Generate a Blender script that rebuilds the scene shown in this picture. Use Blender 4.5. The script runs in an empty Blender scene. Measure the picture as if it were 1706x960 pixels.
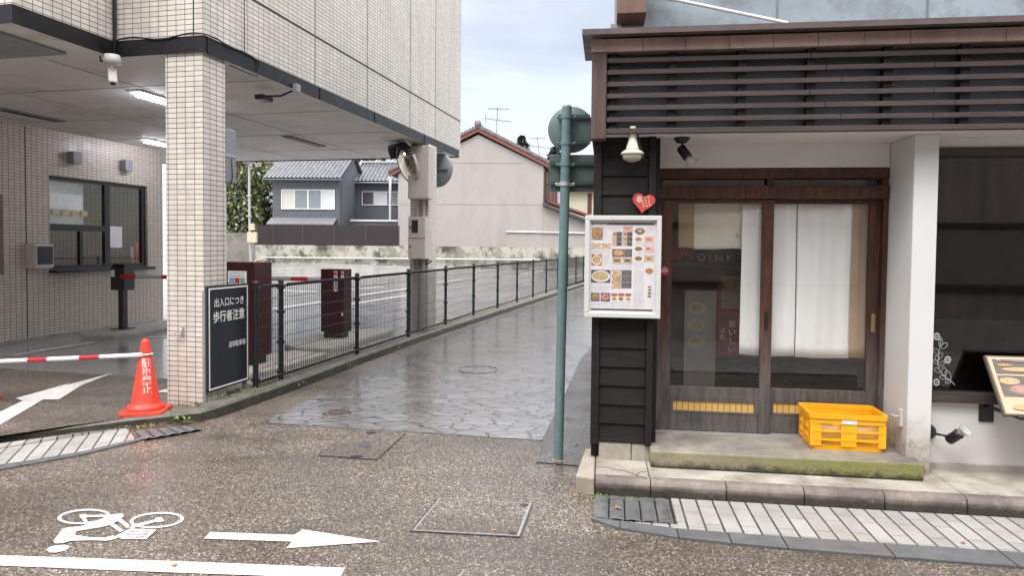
import bpy, bmesh, math, random
import numpy as np
from mathutils import Vector, noise as mnoise

# ------------------------------------------------------------------ camera, sky, sun, exposure
sc = bpy.context.scene
COL = sc.collection
FPX, PITCH, ROLL, CY, EYE = 1149.4, .0330, -.00983, 447.3, 1.68
AL, ST = .23024, .13372                     # yaw of the alley and of the street front
cp, sp, cr, sr = math.cos(PITCH), math.sin(PITCH), math.cos(ROLL), math.sin(ROLL)
_Dn = np.array([0, -sp, -cp]); FW = np.array([0, cp, -sp])
R2 = cr*np.array([1., 0, 0]) + sr*_Dn
D2 = -sr*np.array([1., 0, 0]) + cr*_Dn
EYEP = np.array([0, 0, EYE])
cam = bpy.data.cameras.new('camera'); camo = bpy.data.objects.new('camera', cam); COL.objects.link(camo)
cam.sensor_width = 36; cam.lens = 36*FPX/1706; cam.clip_end = 2000; cam.clip_start = .05
cam.shift_y = -(480-CY)/1706
from mathutils import Matrix
camo.matrix_world = Matrix(((R2[0], -D2[0], -FW[0], 0), (R2[1], -D2[1], -FW[1], 0), (R2[2], -D2[2], -FW[2], EYE), (0, 0, 0, 1)))
sc.camera = camo

SUN_EL, SUN_AZ = math.radians(58), math.radians(215)     # azimuth clockwise from +Y
w = bpy.data.worlds.new('World'); sc.world = w; w.use_nodes = True
nt = w.node_tree; nt.nodes.clear()
def nd(nt, typ, ins=None, **attrs):
    n = nt.nodes.new(typ)
    for k, v in attrs.items(): setattr(n, k, v)
    for k, v in (ins or {}).items():
        if isinstance(v, bpy.types.NodeSocket): nt.links.new(v, n.inputs[k])
        else: n.inputs[k].default_value = v
    return n
def ramp(nt, fac, stops, interp='LINEAR'):
    n = nd(nt, 'ShaderNodeValToRGB', {'Fac': fac}); e = n.color_ramp.elements
    n.color_ramp.interpolation = interp
    while len(e) < len(stops): e.new(.5)
    for i, (p, c) in enumerate(stops):
        e[i].position = p; e[i].color = (c, c, c, 1) if isinstance(c, (int, float)) else tuple(c)+(1,)
    return n.outputs['Color']
sky = nd(nt, 'ShaderNodeTexSky', sky_type='NISHITA', sun_disc=False, sun_elevation=SUN_EL, sun_rotation=SUN_AZ)
tc = nd(nt, 'ShaderNodeTexCoord')
sep = nd(nt, 'ShaderNodeSeparateXYZ', {0: tc.outputs['Generated']})
grad = ramp(nt, sep.outputs[2], [(0, .20), (.34, .225), (.5, .95), (.75, 1.8), (1, 2.1)])
mp = nd(nt, 'ShaderNodeMapping', {'Vector': tc.outputs['Generated'], 'Scale': (1, 1, 2.6)})
cn = nd(nt, 'ShaderNodeTexNoise', {'Vector': mp.outputs[0], 'Scale': 3.2, 'Detail': 6, 'Roughness': .5, 'Distortion': .4})
cl = ramp(nt, cn.outputs[0], [(.38, (.98, .93, .90)), (.5, (1.2, 1.15, 1.12)), (.6, (1.4, 1.36, 1.33))])
cc = nd(nt, 'ShaderNodeMix', {0: 1.0, 6: grad, 7: cl}, data_type='RGBA', blend_type='MULTIPLY', clamp_result=False)
b1 = nd(nt, 'ShaderNodeBackground', {'Color': sky.outputs[0], 'Strength': .05})
b2 = nd(nt, 'ShaderNodeBackground', {'Color': cc.outputs[2], 'Strength': 1.0})
ad = nd(nt, 'ShaderNodeAddShader', {0: b1.outputs[0], 1: b2.outputs[0]})
nd(nt, 'ShaderNodeOutputWorld', {0: ad.outputs[0]})
sun = bpy.data.lights.new('sun', 'SUN'); sun.energy = .8; sun.angle = math.radians(18); sun.color = (1, .96, .9)
so = bpy.data.objects.new('sun', sun); COL.objects.link(so)
sd = Vector((math.sin(SUN_AZ)*math.cos(SUN_EL), math.cos(SUN_AZ)*math.cos(SUN_EL), math.sin(SUN_EL)))
so.rotation_euler = (-sd).to_track_quat('-Z', 'Y').to_euler(); so.location = (0, -5, 20)
sc.view_settings.view_transform = 'Standard'; sc.view_settings.look = 'None'
sc.view_settings.exposure = 1.1; sc.view_settings.gamma = 1
sc.view_settings.use_curve_mapping = False
sc.cycles.max_bounces = 8; sc.cycles.diffuse_bounces = 4; sc.cycles.transparent_max_bounces = 12
sc.cycles.use_denoising = True

# ------------------------------------------------------------------ survey helpers (photo pixel -> point on a real surface)
def ray(x, y): return (x-853)/FPX*R2 + (y-CY)/FPX*D2 + FW
def ground(x, y, z=0.): d = ray(x, y); return EYEP + d*(z-EYE)/d[2]
def dep(x, y, Y): d = ray(x, y); return EYEP + d*Y/d[1]
def pl(x, y, P, n): d = ray(x, y); return EYEP + d*(np.dot(P-EYEP, n)/np.dot(d, n))
A = np.array([math.sin(AL), math.cos(AL), 0]); PV = np.array([-math.cos(AL), math.sin(AL), 0])
S = np.array([math.cos(ST), -math.sin(ST), 0]); N = np.array([math.sin(ST), math.cos(ST), 0])
Z = np.array([0, 0, 1.])
class Frame:
    def __init__(s, O, ex, ey): s.O = np.array(O, float); s.ex = ex; s.ey = ey
    def __call__(s, x, y, z=0.): return s.O + s.ex*x + s.ey*y + Z*z
SF = Frame((.6615, 5.0165, 0), S, N)         # shop: u along the street, w into the building
LF = Frame((-3.0107, 6.7400, 0), A, PV)      # left building: u up the alley, v to the left
WF = Frame((0, 0, 0), np.array([1., 0, 0]), np.array([0, 1., 0]))
def sf(x, y, w): P = pl(x, y, SF.O+w*N, N); return float((P-SF.O)@S), float(P[2])
def la(x, y, v): P = pl(x, y, LF.O+v*PV, PV); return float((P-LF.O)@A), float(P[2])
def lp(x, y, u): P = pl(x, y, LF.O+u*A, A); return float((P-LF.O)@PV), float(P[2])
def sg(x, y, z=0.): P = ground(x, y, z)-SF.O; return float(P@S), float(P@N)
def lg(x, y, z=0.): P = ground(x, y, z)-LF.O; return float(P@A), float(P@PV)

# ------------------------------------------------------------------ materials
def newmat(name):
    m = bpy.data.materials.new(name); m.use_nodes = True
    t = m.node_tree; t.nodes.clear()
    o = nd(t, 'ShaderNodeOutputMaterial'); p = nd(t, 'ShaderNodeBsdfPrincipled')
    t.links.new(p.outputs[0], o.inputs[0])
    return m, t, p
def mixc(t, f, a, b, blend='MIX'):
    for k in (a, b): pass
    a = a if isinstance(a, bpy.types.NodeSocket) else tuple(a)+(1,)
    b = b if isinstance(b, bpy.types.NodeSocket) else tuple(b)+(1,)
    return nd(t, 'ShaderNodeMix', {0: f, 6: a, 7: b}, data_type='RGBA', blend_type=blend).outputs[2]
def math_(t, op, a, b=0., clamp=False):
    return nd(t, 'ShaderNodeMath', {0: a, 1: b}, operation=op, use_clamp=clamp).outputs[0]
def vec(t, kind='Object', scale=(1, 1, 1)):
    c = nd(t, 'ShaderNodeTexCoord').outputs[kind]
    return nd(t, 'ShaderNodeMapping', {'Vector': c, 'Scale': scale}).outputs[0]
def noi(t, v, scale, detail=5, rough=.6, dist=0.):
    return nd(t, 'ShaderNodeTexNoise', {'Vector': v, 'Scale': scale, 'Detail': detail, 'Roughness': rough, 'Distortion': dist}).outputs[0]
def bump(t, p, h, strength=.3, dist=.01):
    b = nd(t, 'ShaderNodeBump', {'Height': h, 'Strength': strength, 'Distance': dist})
    t.links.new(b.outputs[0], p.inputs['Normal']); return b
def M(name, col, rough=.6, var=.18, scale=6, dirt=None, bmp=0., bs=60, metal=0., stretch=(1, 1, 1), spec=.5, wear=None):
    m, t, p = newmat(name); v = vec(t, scale=stretch)
    n = noi(t, v, scale)
    c = mixc(t, ramp(t, n, [(.25, 0), (.75, 1)]), [x*(1-var) for x in col], [min(1, x*(1+var)) for x in col])
    if dirt:
        dc, amt, ds = dirt
        d = ramp(t, noi(t, v, ds, 8, .7), [(1-amt-.12, 0), (1-amt+.12, 1)])
        c = mixc(t, d, c, dc)
    if wear:
        dc, amt, ds = wear
        d = ramp(t, noi(t, vec(t), ds, 4, .8), [(1-amt, 0), (1-amt+.04, 1)])
        c = mixc(t, d, c, dc)
    t.links.new(c, p.inputs['Base Color'])
    r = ramp(t, noi(t, v, scale*2), [(.3, max(.03, rough-.1)), (.7, min(1, rough+.1))])
    t.links.new(r, p.inputs['Roughness'])
    p.inputs['Metallic'].default_value = metal; p.inputs['Specular IOR Level'].default_value = spec
    if bmp: bump(t, p, noi(t, v, bs, 6, .7), bmp, .01)
    return m
def tile_mat(name, c1, c2, mortar, bw, bh, ms, rough=.35, offset=0., dirt=(.2, .17, .15), damt=.25, bumpd=.004, ds=1.3, stretch=(1, .35, 1), xs=1.):
    m, t, p = newmat(name)
    uv = nd(t, 'ShaderNodeTexCoord').outputs['UV']
    bv = nd(t, 'ShaderNodeMapping', {'Vector': uv, 'Scale': (xs, 1, 1)}).outputs[0]
    br = nd(t, 'ShaderNodeTexBrick', {'Vector': bv, 'Color1': tuple(c1)+(1,), 'Color2': tuple(c2)+(1,), 'Mortar': tuple(mortar)+(1,), 'Scale': 1.,
        'Mortar Size': ms, 'Mortar Smooth': .15, 'Bias': 0., 'Brick Width': bw, 'Row Height': bh}, offset=offset, offset_frequency=2, squash=1.)
    g = nd(t, 'ShaderNodeMapping', {'Vector': uv, 'Scale': stretch}).outputs[0]
    d = ramp(t, noi(t, g, ds, 8, .65), [(.42, 0), (.8, damt)])
    c = mixc(t, d, br.outputs[0], dirt)
    t.links.new(c, p.inputs['Base Color'])
    t.links.new(ramp(t, noi(t, uv, 3), [(.3, rough-.1), (.7, rough+.15)]), p.inputs['Roughness'])
    inv = math_(t, 'SUBTRACT', 1., br.outputs['Fac'])
    bump(t, p, math_(t, 'ADD', inv, math_(t, 'MULTIPLY', noi(t, uv, 40), .15)), .5, bumpd)
    return m
def road_mat(name, dark, tan, light, cell=120, wet=.35, frac=.3):
    m, t, p = newmat(name); v = vec(t)
    vo = nd(t, 'ShaderNodeTexVoronoi', {'Vector': v, 'Scale': cell, 'Randomness': 1.}, voronoi_dimensions='3D')
    hsv = nd(t, 'ShaderNodeSeparateColor', {0: vo.outputs['Color']})
    c = mixc(t, ramp(t, hsv.outputs[0], [(1-frac-.22, 0), (1-frac+.1, 1)]), dark, tan)
    c = mixc(t, ramp(t, hsv.outputs[1], [(.90, 0), (.95, 1)]), c, light)
    edge = ramp(t, vo.outputs['Distance'], [(.35, 1.), (.8, .6)])
    c = mixc(t, 1., c, edge, 'MULTIPLY')
    big = noi(t, v, .8, 5, .6, .5)
    c = mixc(t, ramp(t, big, [(.38, 0), (.68, .5)]), c, [x*.55 for x in dark])
    c = mixc(t, ramp(t, noi(t, v, 2.6, 6, .65), [(.52, 0), (.7, .35)]), c, [x*1.5 for x in dark])
    lane = nd(t, 'ShaderNodeMapping', {'Vector': v, 'Rotation': (0, 0, .134), 'Scale': (.12, 2.1, 1)}).outputs[0]
    c = mixc(t, ramp(t, noi(t, lane, 1., 3, .5), [(.45, 0), (.65, .38)]), c, [x*.7 for x in dark])
    c = mixc(t, ramp(t, noi(t, v, 5.5, 3, .5), [(.68, 0), (.76, .5)]), c, [x*.45 for x in dark])
    t.links.new(c, p.inputs['Base Color'])
    t.links.new(ramp(t, noi(t, v, .55, 5, .6, .6), [(.5, 0), (.66, .4)]), p.inputs['Coat Weight']); p.inputs['Coat Roughness'].default_value = .22
    wr = noi(t, v, 1.1, 4, .55, .8)
    t.links.new(ramp(t, wr, [(.36, wet-.08), (.6, wet+.26)]), p.inputs['Roughness'])
    bump(t, p, vo.outputs['Distance'], .45, -.004)
    return m
def glass_mat(name, tint=(.86, .9, .88), ior=1.5, rough=0.):
    m = bpy.data.materials.new(name); m.use_nodes = True; t = m.node_tree; t.nodes.clear()
    o = nd(t, 'ShaderNodeOutputMaterial')
    tr = nd(t, 'ShaderNodeBsdfTransparent', {'Color': tuple(tint)+(1,)})
    gl = nd(t, 'ShaderNodeBsdfGlossy', {'Color': (1, 1, 1, 1), 'Roughness': rough})
    bf_ = nd(t, 'ShaderNodeNewGeometry').outputs['Backfacing']     # a pane reflects alike from both faces
    io = nd(t, 'ShaderNodeMapRange', {0: bf_, 1: 0., 2: 1., 3: ior, 4: 1/ior}).outputs[0]
    fr = nd(t, 'ShaderNodeFresnel', {'IOR': io})
    mx = nd(t, 'ShaderNodeMixShader', {0: fr.outputs[0], 1: tr.outputs[0], 2: gl.outputs[0]})
    t.links.new(mx.outputs[0], o.inputs[0]); return m
def emit_mat(name, col, s):
    m, t, p = newmat(name); p.inputs['Base Color'].default_value = (.8, .8, .8, 1)
    p.inputs['Emission Color'].default_value = tuple(col)+(1,); p.inputs['Emission Strength'].default_value = s; return m
def grad_z(t, z0, z1, nscale=5, namp=.5):
    """0 below z0 -> 1 above z1 in object z, broken up by noise"""
    v = vec(t); z = nd(t, 'ShaderNodeSeparateXYZ', {0: v}).outputs[2]
    zz = math_(t, 'ADD', z, math_(t, 'MULTIPLY', math_(t, 'SUBTRACT', noi(t, v, nscale, 7, .7), .5), namp))
    return nd(t, 'ShaderNodeMapRange', {0: zz, 1: z0, 2: z1}).outputs[0]

mt = {}
mt['tile'] = tile_mat('wall_tile', (.68, .63, .565), (.585, .54, .48), (.045, .042, .04), .1, .05, .0034, damt=.36, ds=1.5, stretch=(2.2, .3, 1))
mt['tile_shaded'] = tile_mat('office_wall_tile', (.63, .555, .475), (.56, .49, .42), (.035, .032, .03), .1, .05, .0034, damt=.2)  # browner copy of the wall tile; shade under the building is in its colour
mt['band'] = M('black_fascia_metal', (.012, .012, .014), .45, .4, 5, dirt=((.05, .048, .048), .22, 3), bmp=.1, bs=30, spec=.3)
mt['soffit'] = M('painted_soffit_board', (.56, .535, .51), .7, .1, 1.2, dirt=((.33, .29, .26), .34, 1.5))
mt['joint'] = M('black_sealant', (.02, .02, .022), .6)
mt['black'] = M('black_painted_steel', (.012, .012, .014), .4, .3, 20)
mt['charcoal'] = M('charcoal_coated_steel', (.015, .016, .020), .42, .25, 12)
mt['grey_steel'] = M('grey_painted_steel', (.22, .23, .245), .45, .12, 8)
mt['lgrey'] = M('light_grey_plastic', (.52, .51, .48), .5, .1, 10, dirt=((.25, .2, .15), .22, 9))
mt['beige'] = M('beige_painted_steel', (.46, .415, .37), .45, .08, 5, dirt=((.25, .17, .11), .2, 6))
mt['maroon'] = M('dark_maroon_paint', (.042, .0058, .007), .4, .2, 5, spec=.3)
mt['dkbrown'] = M('dark_brown_paint', (.03, .019, .02), .45, .2, 5)
mt['white'] = M('white_paint', (.78, .77, .75), .5, .05, 4, dirt=((.5, .46, .42), .2, 5))
mt['paper'] = M('white_paper', (.82, .82, .84), .6, .03, 4)
mt['red'] = M('red_paint', (.55, .02, .025), .4, .1, 8)
mt['cone'] = M('orange_red_plastic', (.75, .054, .03), .45, .12, 7, dirt=((.36, .06, .04), .33, 7), bmp=.04, bs=30)
mt['bar_w'] = M('white_reflective_sleeve', (.8, .81, .84), .35, .04, 9)
mt['conc'] = M('grey_concrete', (.33, .31, .28), .75, .2, 5, dirt=((.14, .13, .11), .35, 4), bmp=.3, bs=50)
def mossy_kerb():
    m, t, p = newmat('mossy_kerb_concrete'); v = vec(t); n1 = noi(t, v, 9, 7, .7)
    c = mixc(t, n1, (.075, .071, .062), (.165, .158, .14)); c = mixc(t, ramp(t, noi(t, v, 4, 7, .7), [(.48, 0), (.62, .8)]), c, (.05, .052, .025))
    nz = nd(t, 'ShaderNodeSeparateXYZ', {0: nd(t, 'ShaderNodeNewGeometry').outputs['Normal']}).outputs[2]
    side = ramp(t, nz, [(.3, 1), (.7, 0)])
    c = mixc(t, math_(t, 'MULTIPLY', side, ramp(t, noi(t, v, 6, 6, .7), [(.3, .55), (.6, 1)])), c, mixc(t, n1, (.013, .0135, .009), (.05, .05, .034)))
    t.links.new(c, p.inputs['Base Color']); p.inputs['Roughness'].default_value = .6; bump(t, p, noi(t, v, 50, 7, .75), .6, .012); return m
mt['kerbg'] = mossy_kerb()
mt['asph'] = M('lot_asphalt', (.25, .248, .245), .3, .14, 1.1, dirt=((.115, .115, .118), .42, .45))
_p = mt['asph'].node_tree.nodes['Principled BSDF']; _p.inputs['Coat Weight'].default_value = .7; _p.inputs['Coat Roughness'].default_value = .12
mt['road'] = road_mat('aggregate_road', (.060, .050, .042), (.198, .160, .125), (.48, .44, .385), 110, .34, .45)
mt['strip'] = road_mat('grey_aggregate', (.05, .048, .046), (.14, .135, .128), (.30, .29, .28), 110, .32, .4)
def worn_paint():
    m, t, p = newmat('road_paint'); v = vec(t)
    c = mixc(t, ramp(t, noi(t, v, 6, 6, .7), [(.35, 0), (.7, 1)]), (.50, .495, .48), (.66, .66, .655))
    wear_ = math_(t, 'ADD', noi(t, v, 130, 3, .6), math_(t, 'MULTIPLY', math_(t, 'SUBTRACT', noi(t, v, 5, 5, .6), .5), .5))
    c = mixc(t, ramp(t, wear_, [(.58, 0), (.68, .8)]), c, (.17, .145, .12))
    t.links.new(c, p.inputs['Base Color']); p.inputs['Roughness'].default_value = .5; bump(t, p, noi(t, v, 140, 3), .35, .004); return m
mt['paint'] = worn_paint()
mt['lotpaint'] = M('worn_lot_paint', (.50, .50, .50), .5, .1, 4, dirt=((.12, .12, .12), .3, 5))
mt['iron'] = M('wet_cast_iron', (.085, .083, .082), .3, .3, 9, dirt=((.14, .11, .09), .3, 9), bmp=.2, bs=60, metal=.2)
mt['grate'] = M('ribbed_dark_plate', (.115, .118, .122), .38, .3, 9, dirt=((.05, .05, .045), .4, 7), bmp=.4, bs=90)
mt['ironl'] = M('worn_cover_rim', (.24, .235, .23), .3, .2, 9, dirt=((.1, .09, .08), .35, 9), metal=.2)
mt['pave'] = tile_mat('pale_paving', (.36, .355, .34), (.29, .285, .275), (.04, .037, .034), .72, .105, .0068, rough=.36, dirt=(.17, .145, .12), damt=.55, ds=4, stretch=(1, 1, 1), offset=.37, xs=2.6)
mt['border'] = M('grey_border_stone', (.10, .105, .11), .4, .25, 7, dirt=((.2, .19, .17), .25, 8), bmp=.3, bs=60)
mt['wood'] = M('weathered_dark_wood', (.048, .036, .032), .65, .35, 7, stretch=(.35, 1, 5), bmp=.3, bs=30, wear=((.45, .42, .40), .20, 22), dirt=((.028, .02, .018), .4, 4))
mt['wood_v'] = M('weathered_post_wood', (.075, .047, .038), .65, .4, 7, stretch=(5, 5, .5), bmp=.3, bs=30, dirt=((.03, .022, .02), .38, 4))
mt['siding'] = M('blackened_siding', (.0105, .0085, .009), .62, .5, 8, stretch=(.4, 1, 4), bmp=.4, bs=30, wear=((.16, .15, .145), .25, 16), spec=.3)
mt['copper'] = M('faded_copper_flashing', (.36, .25, .22), .5, .2, 3, dirt=((.17, .11, .10), .36, 1.8), metal=.1)
mt['roofm'] = M('brown_sheet_roof', (.085, .06, .058), .5, .3, 4)
mt['bluemetal'] = M('weathered_blue_metal', (.245, .295, .33), .55, .22, 1.6, dirt=((.12, .14, .155), .42, 2.2), bmp=.1, bs=10, wear=((.05, .05, .05), .2, 7))
mt['bluedark'] = M('dark_blue_board', (.042, .046, .052), .55, .25, 3)  # even dark blue-grey of the board behind the slats
mt['plaster'] = M('white_plaster', (.64, .63, .615), .75, .05, 2, dirt=((.5, .47, .43), .15, 3), bmp=.1, bs=40)
mt['signpole'] = M('green_painted_steel', (.12, .195, .197), .38, .2, 5, wear=((.3, .36, .36), .2, 15), dirt=((.06, .12, .12), .35, 4))
mt['signback'] = M('green_grey_plate', (.10, .155, .155), .5, .14, 4, dirt=((.07, .10, .10), .35, 4))
mt['signback2'] = M('dark_green_plate', (.065, .095, .092), .5, .14, 4)
mt['silver'] = M('galvanised_steel', (.45, .46, .46), .4, .1, 9, metal=.5)
mt['crate'] = M('orange_yellow_plastic', (.86, .40, .009), .42, .08, 6, dirt=((.50, .20, .02), .24, 9), wear=((.35, .16, .03), .2, 14))
mt['lampw'] = M('rusty_cream_enamel', (.62, .57, .48), .4, .15, 8, dirt=((.3, .2, .12), .3, 12))
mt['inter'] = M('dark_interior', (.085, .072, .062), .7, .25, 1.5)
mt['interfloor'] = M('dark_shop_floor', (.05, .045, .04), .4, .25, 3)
mt['cloth'] = M('white_linen', (.85, .855, .86), .9, .04, 3, bmp=.1, bs=300)
mt['cloth2'] = M('cream_linen', (.66, .63, .55), .9, .05, 3)
mt['tan'] = M('tan_linen', (.40, .29, .19), .9, .08, 5)
mt['olive'] = M('olive_linen', (.30, .23, .12), .9, .08, 5)
mt['reed'] = tile_mat('yellow_reed', (.62, .40, .12), (.55, .34, .095), (.2, .12, .04), .045, .5, .003, rough=.6, damt=.1)
mt['glass'] = glass_mat('window_glass', (.97, .98, .97), 1.85)
mt['oglass'] = glass_mat('office_glass', (.95, .97, .97), 1.7)
mt['dglass'] = glass_mat('smoked_glass', (.5, .47, .44), 1.8)
mt['mirror'] = M('mirror_face', (.62, .56, .46), .1, .02, metal=1.)
mt['orange'] = M('orange_board', (.7, .13, .03), .5)
mt['brick_red'] = M('red_brown_bargeboard', (.19, .062, .05), .55, .15, 3)
mt['pink'] = M('pale_pink_render', (.35, .322, .302), .75, .06, .5, dirt=((.285, .262, .245), .4, .45), stretch=(1, 1, .4))
mt['cream'] = M('cream_wall', (.50, .46, .34), .75, .06, 1)
mt['rooft'] = M('glazed_grey_roof_tile', (.15, .158, .175), .24, .25, 2)
mt['pvc'] = M('white_pipe', (.68, .68, .68), .45, .05, 4)
mt['bark'] = M('bark', (.07, .055, .04), .85, .3, 6, bmp=.4, bs=20)
mt['greenpipe'] = M('pale_green_pipe', (.42, .50, .44), .5, .08, 2)
mt['bin'] = M('bin', (.1, .1, .1))

def leafmat(name, cols, rough=.45):
    m, t, p = newmat(name); g = nd(t, 'ShaderNodeNewGeometry').outputs['Random Per Island']
    n = len(cols); t.links.new(ramp(t, g, [(i/(n-1), c) for i, c in enumerate(cols)]), p.inputs['Base Color'])
    p.inputs['Roughness'].default_value = rough; return m
mt['leaf'] = leafmat('glossy_leaf', [(.02, .05, .015), (.05, .10, .02), (.09, .15, .035), (.20, .20, .06), (.5, .48, .42)])
mt['leafy'] = leafmat('yellowing_leaf', [(.04, .08, .02), (.13, .14, .03), (.28, .19, .05), (.08, .10, .03)])
mt['needle'] = leafmat('hazy_conifer_leaf', [(.085, .105, .09), (.12, .14, .12)])  # greyed and lightened: mild distance haze is put into the leaf colour
mt['weed'] = leafmat('weed_leaf', [(.04, .12, .01), (.09, .2, .02), (.2, .17, .05)])
mt['litter'] = leafmat('dead_leaf', [(.25, .08, .03), (.35, .16, .05), (.2, .1, .05)])

def corrugated(name, c, pitch=.1, rough=.5, horiz=False):
    m, t, p = newmat(name); uv = nd(t, 'ShaderNodeTexCoord').outputs['UV']
    s = nd(t, 'ShaderNodeSeparateXYZ', {0: uv}).outputs[1 if horiz else 0]
    f = math_(t, 'FRACT', math_(t, 'DIVIDE', s, pitch))
    k = ramp(t, f, [(0, 0), (.12, 0), (.2, 1), (.92, 1), (1, 0)])
    n = noi(t, uv, .6)
    base = mixc(t, ramp(t, n, [(.3, 0), (.7, 1)]), [x*.88 for x in c], [x*1.1 for x in c])
    t.links.new(mixc(t, k, [x*.6 for x in c], base), p.inputs['Base Color'])
    p.inputs['Roughness'].default_value = rough; bump(t, p, k, .7, .02); return m
mt['greyclad'] = corrugated('grey_ribbed_cladding', (.115, .13, .146), .16)
mt['brownclad'] = corrugated('brown_ribbed_fence', (.024, .0165, .0185), .12)

def stained_wall():
    m, t, p = newmat('stained_block_wall'); uv = nd(t, 'ShaderNodeTexCoord').outputs['UV']
    bv = uv
    br = nd(t, 'ShaderNodeTexBrick', {'Vector': bv, 'Color1': (.25, .23, .19, 1), 'Color2': (.18, .165, .135, 1), 'Mortar': (.12, .11, .09, 1), 'Scale': 1., 'Mortar Size': .012,
        'Mortar Smooth': .3, 'Bias': 0., 'Brick Width': .9, 'Row Height': .45}, offset=.5)
    w1 = ramp(t, noi(t, uv, .55, 9, .72), [(.46, 0), (.53, 1)])
    c = mixc(t, w1, br.outputs[0], (.38, .36, .31))
    g = nd(t, 'ShaderNodeMapping', {'Vector': uv, 'Scale': (1, .6, 1), 'Location': (7, 3, 0)}).outputs[0]
    c = mixc(t, ramp(t, noi(t, g, .8, 9, .72), [(.51, 0), (.59, .9)]), c, (.045, .04, .034))
    t.links.new(c, p.inputs['Base Color']); p.inputs['Roughness'].default_value = .85; return m
mt['blockwall'] = stained_wall()

def wet_stone():
    m, t, p = newmat('wet_stone_paving'); v = vec(t, scale=(1, 1, .01))
    # slabs are wider across the alley than along it
    ro = nd(t, 'ShaderNodeMapping', {'Vector': v, 'Rotation': (0, 0, AL), 'Scale': (3.7, 7.2, 1)}).outputs[0]
    ro2 = nd(t, 'ShaderNodeVectorMath', {0: ro, 1: nd(t, 'ShaderNodeVectorMath', {0: nd(t, 'ShaderNodeTexNoise', {'Vector': ro, 'Scale': 1.6, 'Detail': 4.}).outputs['Color'], 1: (.9, .9, 0)}, operation='MULTIPLY').outputs[0]}, operation='ADD').outputs[0]
    ve = nd(t, 'ShaderNodeTexVoronoi', {'Vector': ro2, 'Scale': 1.}, feature='DISTANCE_TO_EDGE', voronoi_dimensions='2D')
    vc = nd(t, 'ShaderNodeTexVoronoi', {'Vector': ro2, 'Scale': 1.}, voronoi_dimensions='2D')
    line = ramp(t, ve.outputs['Distance'], [(.015, 0), (.055, 1)])
    cc_ = nd(t, 'ShaderNodeSeparateColor', {0: vc.outputs['Color']}).outputs[0]
    slab = mixc(t, cc_, (.125, .119, .113), (.205, .196, .186))
    slab = mixc(t, ramp(t, noi(t, v, 1.3, 4), [(.5, 0), (.75, .5)]), slab, (.17, .135, .115))
    c = mixc(t, line, (.012, .012, .012), slab)
    t.links.new(c, p.inputs['Base Color'])
    wr = noi(t, v, .9, 5, .6, 1.)
    t.links.new(ramp(t, wr, [(.36, .05), (.52, .12), (.68, .24)]), p.inputs['Roughness'])
    p.inputs['Specular IOR Level'].default_value = .75
    h = math_(t, 'ADD', math_(t, 'MULTIPLY', line, .9), math_(t, 'MULTIPLY', noi(t, ro, 3.2, 6, .62), 1.5))
    h = math_(t, 'ADD', h, math_(t, 'MULTIPLY', cc_, .25))
    bump(t, p, h, .32, .012)
    film = ramp(t, noi(t, v, 1.6, 6, .62, .8), [(.34, .25), (.5, .85), (.62, 1)])     # the film of rain water lying on the stones
    t.links.new(math_(t, 'MULTIPLY', film, math_(t, 'ADD', math_(t, 'MULTIPLY', line, .7), .3)), p.inputs['Coat Weight'])
    p.inputs['Coat IOR'].default_value = 1.45
    t.links.new(ramp(t, noi(t, v, 2.4, 5, .6), [(.35, .05), (.65, .2)]), p.inputs['Coat Roughness'])
    cb_ = nd(t, 'ShaderNodeBump', {'Height': noi(t, ro, 2.6, 4, .55), 'Strength': .3, 'Distance': .012}); t.links.new(cb_.outputs[0], p.inputs['Coat Normal']); return m
mt['wetstone'] = wet_stone()

def door_wood():
    m, t, p = newmat('door_wood'); v = vec(t, scale=(6, 6, .7)); n = noi(t, v, 5, 7, .7)
    n2 = ramp(t, n, [(.3, 0), (.68, 1)]); red = mixc(t, n2, (.016, .006, .004), (.125, .040, .019)); gry = mixc(t, n2, (.04, .035, .034), (.135, .12, .115)); red = mixc(t, ramp(t, noi(t, vec(t), 2.2, 6), [(.5, 0), (.68, .8)]), red, (.018, .01, .008))
    t.links.new(mixc(t, grad_z(t, .62, 1.15, 4, .25), gry, red), p.inputs['Base Color'])
    p.inputs['Roughness'].default_value = .55; bump(t, p, n, .3, .004); return m
mt['doorwood'] = door_wood()
def stained_column():
    m, t, p = newmat('stained_white_column'); v = vec(t)
    c = mixc(t, noi(t, v, 2), (.56, .56, .555), (.63, .63, .625))
    low = grad_z(t, .12, .55, 7, .55)
    c = mixc(t, math_(t, 'SUBTRACT', 1., low), c, (.27, .22, .16))
    sp_ = ramp(t, noi(t, v, 22, 8, .8), [(.52, 0), (.6, 1)])
    c = mixc(t, math_(t, 'MULTIPLY', sp_, math_(t, 'SUBTRACT', 1., grad_z(t, .15, .5, 7, .4))), c, (.05, .045, .035))
    t.links.new(c, p.inputs['Base Color']); p.inputs['Roughness'].default_value = .7; return m
mt['column'] = stained_column()
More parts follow.
